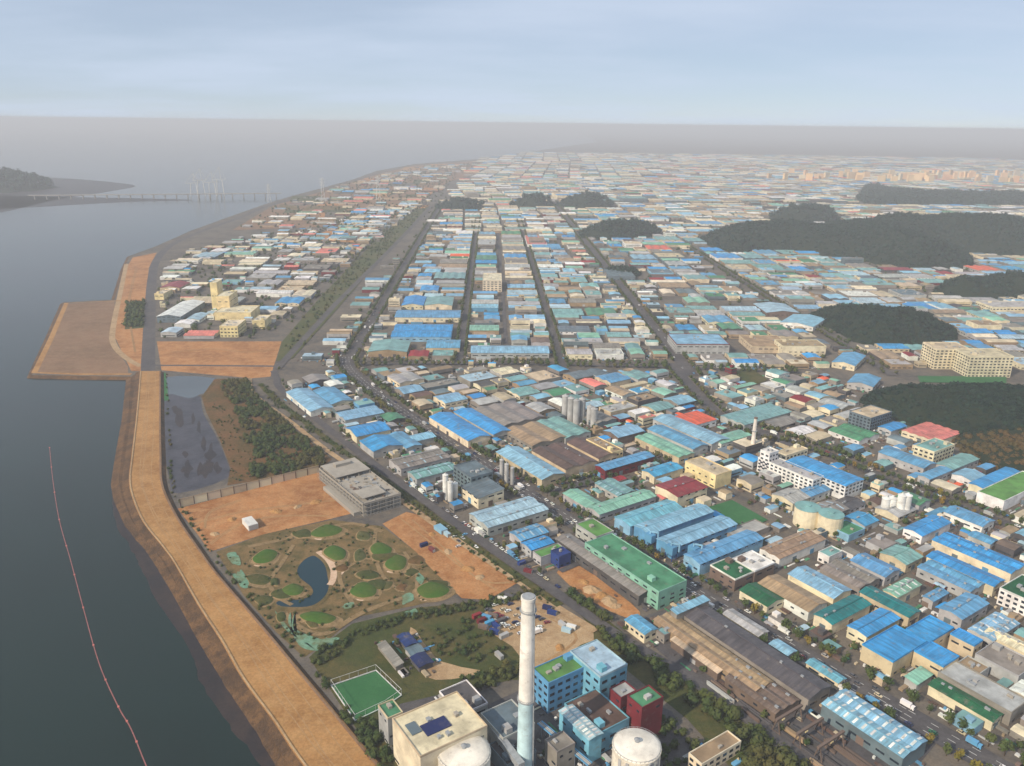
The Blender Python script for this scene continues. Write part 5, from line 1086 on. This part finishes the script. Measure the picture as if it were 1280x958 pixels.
# ---- floating boom in the sea
pts = catmull([G(a, b, -2.95) for a, b in ((62, 560), (66, 600), (74, 650), (88, 700), (104, 760), (124, 830), (148, 884), (164, 912), (186, 965), (210, 1010))], 6, False)
m = MB(); vs = []
r = root('floating_boom', 'thin reddish floating boom curving across the dark water', 'boom', (pts[0].x, pts[0].y, -3))
o0 = Vector((pts[0].x, pts[0].y))
for a, b in zip(pts[:-1], pts[1:]): a = a - o0; b = b - o0; m.beam((a.x, a.y, .1), (b.x, b.y, .1), .5)
link('float_line', m.mesh('float_line', plain('boom_red', (150, 96, 92), .7)), r)
for q in pts[::4]: q = q - o0; link('buoy', U['wall'], r, (q.x, q.y, -.1), .5, (1.0, 1.0, .7), 'pink')
# ---- far bridge over the tidal channel, pylons and power line towers
a, b = G(36, 249), G(352, 246); d = b - a; d.z = 0; ang = math.atan2(d.y, d.x); L = d.length
r = root('bridge', 'long low pale bridge crossing the channel far to the left', 'bridge', (a.x, a.y, -3), ang)
link('deck', U['concrete'], r, (L / 2, 0, 15), 0, (L, 14, 2.6)); 
for i in range(22): link('pier', U['concrete'], r, ((i + .5) * L / 22, 0, -1), 0, (3, 11, 16.5))
def pylon(px, py, ytop, label, name='power_pylon', cat='pylon', wd=.14, grp=None):
    q = G(px, py); H = height_at(q, ytop); r = root(name, label, cat, (q.x, q.y, 0), .2, grp); bw = H * .09; m = MB(); t = max(.35, q.y / 3200)
    for sx in (-1, 1):
        for sy in (-1, 1): m.beam((sx * bw, sy * bw, -.5), (sx * bw * .15, sy * bw * .15, H), t)
    for k in range(6):
        z0, z1 = H * k / 6, H * (k + 1) / 6; w0, w1 = bw * (1 - .85 * k / 6), bw * (1 - .85 * (k + 1) / 6)
        for sy in (-1, 1): m.beam((-w0, sy * w0, z0), (w1, sy * w1, z1), t * .6); m.beam((sy * w0, w0, z0), (sy * w1, -w1, z1), t * .6)
    link('lattice_mast', m.mesh('lattice_mast', M['marking']), r)
    for f in (.68, .8, .92):
        m = MB(); w2 = H * .13; m.beam((-w2, 0, H * f), (w2, 0, H * f), t * 1.2); m.beam((-w2, 0, H * f), (0, 0, H * f + H * .05), t * .7); m.beam((w2, 0, H * f), (0, 0, H * f + H * .05), t * .7); link('cross_arm', m.mesh('cross_arm', M['marking']), r)
    return r, q, H
PY = [pylon(337, 253, 230, 'lattice power pylon at the water edge, leftmost of three'), pylon(404, 252, 222, 'lattice power pylon above brown fields, middle of three'), pylon(473, 250, 220, 'lattice power pylon at the brown field end, rightmost of three')]
for i, (a, b, t) in enumerate(((243, 244, 216), (252, 244, 210), (266, 244, 214), (276, 244, 208))):
    q = G(a, b); H = height_at(q, t); r = root('harbour_crane', ('first', 'second', 'third', 'fourth')[i] + ' faint pale harbour crane from the left beyond the bridge', 'crane', (q.x, q.y, -3), .4)
    m = MB()
    for sx in (-1, 1):
        for sy in (-1, 1): m.beam((sx * 14, sy * 10, 0), (sx * 10, sy * 8, H * .55), 1.7)
    link('portal', m.mesh('portal', M['marking']), r)
    m = MB(); m.beam((-30, 0, H * .56), (26, 0, H * .58), 2.4); m.beam((6, 0, H * .56), (2, 0, H), 2); m.beam((2, 0, H), (-30, 0, H * .56), 1.6); m.beam((2, 0, H), (26, 0, H * .58), 1.6); link('boom', m.mesh('boom', M['marking']), r)
# ---- vehicles
def car_mesh(kind):
    m = MB()
    if kind == 'car':
        prof = [(-2.15, .35), (2.15, .35), (2.2, .75), (1.3, .95), (-2.1, 1.0)]; w2 = .88
        m.add([(x, -w2, z) for x, z in prof] + [(x, w2, z) for x, z in prof], [(0, 1, 2, 3, 4), (9, 8, 7, 6, 5)] + [(i, i + 5, (i + 1) % 5 + 5, (i + 1) % 5) for i in range(5)])
        cb = [(-1.9, .98), (.95, .95), (.35, 1.45), (-1.4, 1.47)]; m.add([(x, -.78 if z < 1.2 else -.64, z) for x, z in cb] + [(x, .78 if z < 1.2 else .64, z) for x, z in cb], [(0, 1, 2, 3), (7, 6, 5, 4), (1, 5, 6, 2), (0, 3, 7, 4)], mi=1); m.box(-1.4, .35, -.64, .64, 1.44, 1.5)
        wh = ((-1.35, .33), (1.35, .33))
    else:
        w2 = 1.2; m.box(2.0, 3.7, -1.1, 1.1, .5, 2.5); m.box(3.5, 3.74, -1, 1, 1.5, 2.3, mi=1); m.box(-3.8, 1.8, -w2, w2, .9, 3.3); m.box(-3.8, 2.2, -.5, .5, .5, .95, mi=2); wh = ((-2.6, .48), (2.7, .48))
    for wx, rr_ in wh:
        for sy in (-1, 1):
            k = 8; vs = [(wx + rr_ * math.cos(6.283 * i / k), sy * y_, rr_ + rr_ * math.sin(6.283 * i / k)) for y_ in (w2 - .2, w2 + .02) for i in range(k)]
            m.add(vs, [tuple(range(k)), tuple(range(2 * k - 1, k - 1, -1))] + [(i, (i + 1) % k, (i + 1) % k + k, i + k) for i in range(k)], mi=2)
    return m.mesh(kind, [M['paint'], M['glass'], M['dark']])
def near(x, y):
    px, py, _ = PX((x, y, 0)); return min(LAND, key=lambda q: (q[1] - px) ** 2 + (2 * (q[2] - py)) ** 2)[0]
CM = {k: car_mesh(k) for k in ('car', 'truck')}
CC = ['white'] * 6 + ['lgrey'] * 4 + ['dgrey'] * 5 + ['navy'] * 2 + ['red', 'mblue', 'beige', 'dgreen']; NV = [0]
def vehicle(x, y, rz, where, z=.0, truck=None, col=None):
    if NV[0] > 285: return
    NV[0] += 1; k = 'truck' if (random.random() < .16 if truck is None else truck) else 'car'; c2 = col or random.choice(CC if k == 'car' else ['white', 'white', 'mblue', 'lgrey'])
    o = link('car' if k == 'car' else 'box_truck', CM[k], None, (x, y, z + .02), rz, None, shade(c2, .1)); tag(o, f'small {CNAME[c2]} {"car" if k == "car" else "box truck"} {where} near the {near(x, y)}', 'car' if k == 'car' else 'truck', f'vehicles {where}')
def along(P, off, lo, hi, gap, where, flip=0, jit=.4, prob=1.0, z=.9, **k):
    acc = 0; nxt = random.uniform(0, gap)
    for a, b in zip(P[:-1], P[1:]):
        L = (b - a).length; d = (b - a) / L; nn = Vector((-d.y, d.x))
        while nxt < acc + L:
            q = a + d * (nxt - acc) + nn * off; px, py, _ = PX((q.x, q.y, 0))
            if lo[0] < px < hi[0] and lo[1] < py < hi[1] and random.random() < prob: vehicle(q.x, q.y, math.atan2(d.y, d.x) + flip + random.uniform(-.03, .03), where, z, **k)
            nxt += gap * random.uniform(1 - jit, 1 + jit)
        acc += L
RZ = ZL if False else 1.6
ROADZ = .42
for i in range(46):
    rw = i % 4; t = (i // 4) / 11; q = G(600 + t * 62 + rw * 9 + random.uniform(-1, 1), 768 + t * 30 - rw * 5.5 + random.uniform(-1, 1))
    if random.random() < .8: vehicle(q.x, q.y, G2 + 1.4 + random.uniform(-.1, .1), 'parked on the sandy lot', .3)
for off, fl in ((-6.2, math.pi), (-2.1, math.pi), (2.1, 0), (6.2, 0)): along(AVE, off, (440, 480), (1290, 965), 26, 'driving on the wide avenue', fl, .7, .75, ROADZ)
for off in (-10.3, 10.3): along(AVE, off, (560, 540), (1290, 965), 7.5, 'parked along the avenue kerb', 0, .25, .36, .05)
along(RRAIL, 5.6, (500, 600), (700, 742), 6.2, 'parked beside the rail-side road', 0, .15, .75, .05)
along(RRIGHT, 3, (960, 540), (1290, 680), 17, 'on the tree-lined street at right', 0, .6, .8, ROADZ); along(RCROSS, 2, (640, 540), (960, 620), 18, 'on the cross street', 0, .6, .8, ROADZ)
for P_, wd in ((RA, 4.5), (RA, -4.5), (RC, 4), (RC, -4)): along(P_, wd, (300, 380), (1000, 470), 34, 'on a far long street', 0, .6, .8, ROADZ)
for i in range(16):
    q = G(random.uniform(560, 612), 655 + random.uniform(0, 30)); vehicle(q.x, q.y, G2 + random.choice((0, 1.57)), 'parked on the orange lot', .15)
for i in range(14):
    q = G(780 + i * 7 + random.uniform(-3, 3), 802 + i * 4.6); 
# ================================================================== TREES
def crown_mesh(seed, n, mat, lumps=5, leaf=.62):
    r = random.Random(seed); m = MB(); cs = []
    for i in range(lumps):
        a = r.uniform(0, 6.28); d = r.uniform(.1, .5); cs.append((Vector((math.cos(a) * d, math.sin(a) * d, r.uniform(-.35, .55))), r.uniform(.42, .66)))
    for i in range(n):
        c0, rad = r.choice(cs); v = Vector((r.gauss(0, 1), r.gauss(0, 1), r.gauss(0, 1))).normalized()
        p = c0 + v * rad * r.uniform(.72, 1.05); nrm = (v + Vector((r.gauss(0, .5), r.gauss(0, .5), r.gauss(0, .5) + .3))).normalized()
        u = nrm.orthogonal().normalized(); w_ = nrm.cross(u); th = r.uniform(0, 6.28); u, w_ = u * math.cos(th) + w_ * math.sin(th), w_ * math.cos(th) - u * math.sin(th)
        s1, s2 = leaf * r.uniform(.18, .4), leaf * r.uniform(.18, .4)
        m.add([p - u * s1, p - w_ * s2 + nrm * .02, p + u * s1, p + w_ * s2], [(0, 1, 2, 3)])
    return m.mesh('crown', mat)
CROWN = [crown_mesh(i, 150, M['leaf']) for i in range(5)] + [crown_mesh(9, 130, M['leafy'])]
def trunk_mesh():
    m = MB(); m.lathe([(.22, -.3), (.16, 1.2), (.12, 2.6), (.07, 4.2)], 7)
    for k in range(4): a = k * 1.57 + .4; m.beam((0, 0, 2.2), (math.cos(a) * 1.1, math.sin(a) * 1.1, 3.8), .12)
    return m.mesh('trunk', M['bark'])
TRUNK = trunk_mesh(); TREES = []
def row(P, off, gap, where, prob=.9, size=(5, 8), autumn=0.0, ylim=(0, 2000)):
    acc = 0; nxt = 0
    for a, b in zip(P[:-1], P[1:]):
        L = (b - a).length; d = (b - a) / L; nn = Vector((-d.y, d.x))
        while nxt < acc + L:
            q = a + d * (nxt - acc) + nn * (off + random.uniform(-.6, .6)); nxt += gap * random.uniform(.75, 1.35)
            px, py, _ = PX((q.x, q.y, 3))
            if not (-10 < px < 1290 and 240 < py < 970) or random.random() > prob: continue
            if any(abs(t[0] - q.x) < 70 and abs(t[1] - q.y) < 70 and sat((q.x, q.y, 0, 1.0, 1.0), t) for t in RECTS): continue
            if road_clear(q.x, q.y) < .4: continue
            TREES.append((q.y, q.x, random.uniform(*size), where, random.random() < autumn))
        acc += L
row(AVE, 11.5, 7.5, 'on the right avenue side', .92, (5.5, 9.5), .1); row(AVE, -11.5, 7, 'on the left avenue side', .9, (5, 9), .35)
row(RRIGHT, 8, 6, 'along the right-hand street', .95, (5, 8.5), .15); row(RRIGHT, -8, 6, 'along the right-hand street', .95, (5, 8.5), .15)
row(RCROSS, 6.5, 6, 'along the cross street', .95, (5, 9)); row(RCROSS, -6.5, 6.5, 'along the cross street', .95, (5, 8)); row(RMID, 7, 9, 'along the far cross street', .95, (6, 9)); row(RMID, -7, 9, 'along the far cross street', .95, (6, 9))
row(RRAIL, 6.5, 15, 'beside the rail-side road', .4, (3.5, 6))
for P_, wd in ((RA, 12), (RA, -12), (RC, 11), (RC, -11), (RB, 8), (RB, -8), (RD, 8), (RD, -8), (RA2, 10), (RA2, -10), (RDIAG, 8), (RDIAG, -8)): row(P_, wd * .86, 8, 'along a far street', .85, (5, 8))
for r_ in RECTS:
    if math.hypot(r_[0], r_[1]) < 900 and random.random() < .5:
        for _ in range(2):
            t = random.uniform(-1, 1); lx, ly = t * r_[3], (r_[4] + 2.4) * random.choice((-1, 1)); x = r_[0] + lx * math.cos(r_[2]) - ly * math.sin(r_[2]); y = r_[1] + lx * math.sin(r_[2]) + ly * math.cos(r_[2])
            if road_clear(x, y) > 1 and not any(abs(q[0] - x) < 80 and abs(q[1] - y) < 80 and sat((x, y, 0, 1, 1), q) for q in RECTS): TREES.append((y, x, random.uniform(3.5, 6), 'in a yard', random.random() < .1))
TREES.sort(); far_trees = TREES[290:]
for (y, x, h, where, au) in TREES[:290]:
    r = root('autumn_tree' if au else 'street_tree', ('yellowing' if au else 'dark green') + ' tree ' + where + ' near the ' + near(x, y), 'tree', (x, y, 0), random.uniform(0, 6), f'{"yellowing" if au else "green"} trees {where}')
    link('trunk', TRUNK, r, scale=(h / 6, h / 6, h / 6.5)); link('crown', CROWN[5] if au else random.choice(CROWN[:5]), r, (0, 0, h * .6), 0, (h * .42 * random.uniform(.85, 1.15), h * .42 * random.uniform(.85, 1.15), h * .44))
# ---- masses of trees, nobody could count them
def template(seed, n=40, core=True, leaf=.8):
    r = random.Random(seed); V = []; Fc = []
    if core:
        t = (1 + 5 ** .5) / 2; ico = [(-1, t, 0), (1, t, 0), (-1, -t, 0), (1, -t, 0), (0, -1, t), (0, 1, t), (0, -1, -t), (0, 1, -t), (t, 0, -1), (t, 0, 1), (-t, 0, -1), (-t, 0, 1)]
        for q in ico: q = Vector(q).normalized() * r.uniform(.55, .8); V.append((q.x, q.y, q.z))
        Fc += [(0, 11, 5), (0, 5, 1), (0, 1, 7), (0, 7, 10), (0, 10, 11), (1, 5, 9), (5, 11, 4), (11, 10, 2), (10, 7, 6), (7, 1, 8), (3, 9, 4), (3, 4, 2), (3, 2, 6), (3, 6, 8), (3, 8, 9), (4, 9, 5), (2, 4, 11), (6, 2, 10), (8, 6, 7), (9, 8, 1)]
    for i in range(n):
        v = Vector((r.gauss(0, 1), r.gauss(0, 1), r.gauss(.25, 1))).normalized(); p = v * r.uniform(.65, 1.05); u = v.orthogonal().normalized(); w_ = v.cross(u); th = r.uniform(0, 6.28); u, w_ = u * math.cos(th) + w_ * math.sin(th), w_ * math.cos(th) - u * math.sin(th)
        s = leaf * r.uniform(.2, .42); k = len(V); tilt = v * r.uniform(-.3, .3) * s
        V += [tuple(p - u * s + tilt), tuple(p + u * s * .8 - w_ * s), tuple(p + w_ * s * 1.1 - tilt)]; Fc.append((k, k + 1, k + 2))
    return np.array(V), np.array(Fc)
TPL = [template(i) for i in range(4)]; TPLC = [template(20 + i, 14, True, 1.0) for i in range(3)]
def mass(name, label, pts, mat, tpl, cat='trees'):
    VV, FF, k = [], [], 0
    for (x, y, z, rx, rz) in pts:
        v, f = random.choice(tpl); a = random.uniform(0, 6.28); c, s = math.cos(a), math.sin(a)
        X = v[:, 0] * c - v[:, 1] * s; Y = v[:, 0] * s + v[:, 1] * c
        VV.append(np.stack([X * rx + x, Y * rx * random.uniform(.85, 1.15) + y, v[:, 2] * rz + z], 1)); FF.append(f + k); k += len(v)
    V = np.concatenate(VV); Fa = np.concatenate(FF); me = bpy.data.meshes.new(name)
    me.vertices.add(len(V)); me.vertices.foreach_set('co', V.astype(np.float32).ravel()); me.loops.add(Fa.size); me.loops.foreach_set('vertex_index', Fa.astype(np.int32).ravel())
    me.polygons.add(len(Fa)); me.polygons.foreach_set('loop_start', np.arange(0, Fa.size, 3, dtype=np.int32)); me.update(calc_edges=True); me.materials.append(mat)
    return tag(link(name, me), label, cat, None, 'stuff')
def scatter(poly, step, fz=lambda x, y: 0.0, size=(2.4, 4.2), prob=1.0, drop=.75):
    A = np.array(poly)[:, :2]; x0, y0 = A.min(0); x1, y1 = A.max(0); o = []; yy = y0
    while yy < y1:
        xx = x0
        while xx < x1:
            x, y = xx + random.uniform(-.5, .5) * step, yy + random.uniform(-.5, .5) * step; xx += step
            if random.random() > prob or not inpoly(x, y, poly): continue
            px, py, _ = PX((x, y, 5))
            if -20 < px < 1300 and py < 985: h = random.uniform(*size); o.append((x, y, fz(x, y) + h * drop, h, h * random.uniform(.8, 1.2)))
        yy += step
    return o
sizes = ((4.6, (2.8, 4.4), TPL), (6.5, (3.6, 5.4), TPL), (9, (4.5, 6.5), TPLC), (13, (6.5, 9.5), TPLC), (18, (9, 13), TPLC), (13, (7, 10), TPLC), (16, (8, 12), TPLC), (16, (8, 12), TPLC), (16, (8, 11), TPLC), (9, (5, 7), TPLC), (28, (13, 18), TPLC), (36, (18, 24), TPLC))
for (Bp, zat), (stp, sz, tp) in zip(HILLS, sizes):
    pts = scatter(Bp, stp, lambda x, y: max(zat(x, y), 0) - 1, sz, .96, .4)
    if stp < 5:
        br_ = [q for q in pts if PX(q[:3])[0] > 1185 + 40 * math.sin(q[0] * .05) and PX(q[:3])[1] > 546 - (PX(q[:3])[0] - 1200) * .12]; sb = set(map(id, br_)); pts = [q for q in pts if id(q) not in sb]
        mass('autumn_forest', 'brown autumn wood on the near slope of the right-hand hill', br_, M['brownwood'], tp, 'forest')
    if pts: mass('hill_forest', 'dense dark green forest covering a rounded hill', pts, M['pine'], tp, 'forest')
def clump(pts, wl, th):
    k = 6.283 / wl; return [q for q in pts if math.sin(q[0] * k + 1.3 * math.sin(q[1] * k * .7)) + math.sin(q[1] * k * 1.3 + q[0] * k * .4) + random.uniform(-.7, .7) > th]
veg = scatter(pxw([(270, 478), (312, 476), (322, 498), (372, 542), (412, 574), (398, 586), (312, 600), (316, 570), (300, 530), (286, 500)]), 3.6, size=(.9, 3.8), prob=.85) + scatter(pxw([(262, 500), (290, 520), (316, 570), (312, 600), (286, 604), (288, 580), (272, 540)]), 4.0, size=(.5, 1.5), prob=.35)
veg = clump(veg, 42, -1.0)
mass('basin_scrub', 'dark green scrub and small trees between the basin and dirt track', veg, M['wood'], TPL, 'scrub')
beltp = scatter(pxw([(700, 745), (716, 740), (745, 762), (790, 802), (850, 838), (900, 866), (1035, 970), (950, 985), (900, 905), (860, 880), (800, 838), (760, 806)]), 4.0, size=(2.0, 4.6), prob=.8)
beltp += scatter(pxw([(388, 830), (400, 812), (440, 790), (520, 766), (600, 752), (680, 736), (684, 744), (600, 762), (520, 776), (444, 800), (405, 836)]), 3.0, size=(1.2, 2.4), prob=.8)
beltp += scatter(pxw([(400, 850), (412, 862), (440, 906), (470, 896), (482, 925), (496, 985), (470, 960), (440, 915)]), 3.6, size=(1.6, 3.6), prob=.7)
beltp += scatter(pxw([(520, 790), (596, 770), (612, 792), (630, 812), (600, 834), (550, 824)]), 4.2, size=(1.0, 2.4), prob=.55)
beltp += scatter(pxw([(570, 850), (640, 830), (664, 838), (640, 850), (598, 866)]), 3.8, size=(1.6, 3.2), prob=.8)
beltp += scatter(pxw([(806, 888), (835, 896), (872, 930), (862, 990), (820, 990), (830, 930)]), 4.0, size=(1.6, 3.6), prob=.55)
beltp += scatter(pxw([(664, 845), (735, 840), (742, 850), (680, 870)]), 3.8, size=(1.2, 2.2), prob=.3)
beltp += clump(scatter(pxw([(322, 482), (336, 484), (345, 496), (424, 558), (485, 600), (560, 656), (640, 714), (700, 755), (690, 760), (630, 722), (540, 656), (470, 606), (410, 562), (340, 506)]), 3.0, size=(.7, 2.0), prob=.7), 30, -.3)
beltp = [q for q in beltp if road_clear(q[0], q[1]) > .6 and not any(sat((q[0], q[1], 0, 1.2, 1.2), t) for t in RECTS)]
mass('tree_belt', 'bushy belt of dark green trees around the foreground plant', beltp, M['wood'], TPL, 'trees')
gp = []
for _ in range(420):
    px, py = random.uniform(285, 570), random.uniform(655, 800)
    q = G(px, py)
    if inpoly(px, py, [(280, 690), (330, 668), (415, 650), (478, 658), (520, 690), (570, 740), (520, 755), (442, 770), (404, 800), (380, 815), (345, 785), (305, 742)]) and not inpoly(px, py, [(385 + (x - 385) * 1.25, 728 + (y - 728) * 1.2) for x, y in POND]):
        h = random.uniform(.5, 1.5); gp.append((q.x, q.y, h * .6, h, h))
for P_, off in ((R2_, 6),):
    for a, b in zip(P_[:-1], P_[1:]):
        for t in (.2, .6):
            q = a.lerp(b, t); h = random.uniform(.8, 2.2)
            if random.random() < .75: gp.append((q.x + random.uniform(4, 8), q.y + random.uniform(2, 5), h * .5, h, h))
mass('garden_shrubs', 'low shrubs dotted through the landscaped garden and dike foot', gp, M['wood'], TPL, 'shrubs')
ft = [(x, y, h * .6, h * .5, h * .5) for (y, x, h, _, _) in far_trees]
wl = scatter(pxw([(158, 380), (181, 378), (180, 408), (156, 410)]), 7, size=(2.5, 5), prob=.9) + scatter(ZL, 13, size=(2.5, 5.5), prob=.3) + scatter(pxw([(352, 428), (400, 372), (470, 300), (520, 258), (536, 258), (486, 312), (420, 388), (366, 448)]), 9, size=(1.5, 4), prob=.3)
Z1 = [(-250, 1000), (1150, 1000), (2600, 3600), (-330, 3600)]
wl += scatter(Z1, 26, size=(2.5, 5), prob=.3) + scatter(Z2, 15, size=(1.6, 3.6), prob=.5) + scatter(ZF_, 26, size=(3, 6), prob=.3)
wl = [q for q in wl if road_clear(q[0], q[1]) > 1.5 and not blocked(q[0], q[1]) and not any(abs(t[0] - q[0]) < 80 and abs(t[1] - q[1]) < 80 and sat((q[0], q[1], 0, 2, 2), t) for t in RECTS)]
mass('distant_trees', 'far street trees and scrub dotted through the distant streets', ft + wl, M['wood'], TPLC, 'trees')
# ================================================================== HAZE
m = MB(); m.box(-40000, 40000, -2000, 40000, -6, 306); hz = link('haze', m.mesh('haze', None) if False else m.mesh('haze', bpy.data.materials.new('haze_air')))
hm = hz.data.materials[0]; hm.use_nodes = True; t = hm.node_tree; t.nodes.clear(); o = t.nodes.new('ShaderNodeOutputMaterial'); v = t.nodes.new('ShaderNodeVolumePrincipled')
v.inputs['Color'].default_value = (.87, .90, .94, 1); v.inputs['Density'].default_value = 1.45e-4; v.inputs['Anisotropy'].default_value = 0.0; t.links.new(v.outputs[0], o.inputs['Volume'])
tag(hz, 'thin grey haze lying over the city and sea', 'haze', None, 'stuff')
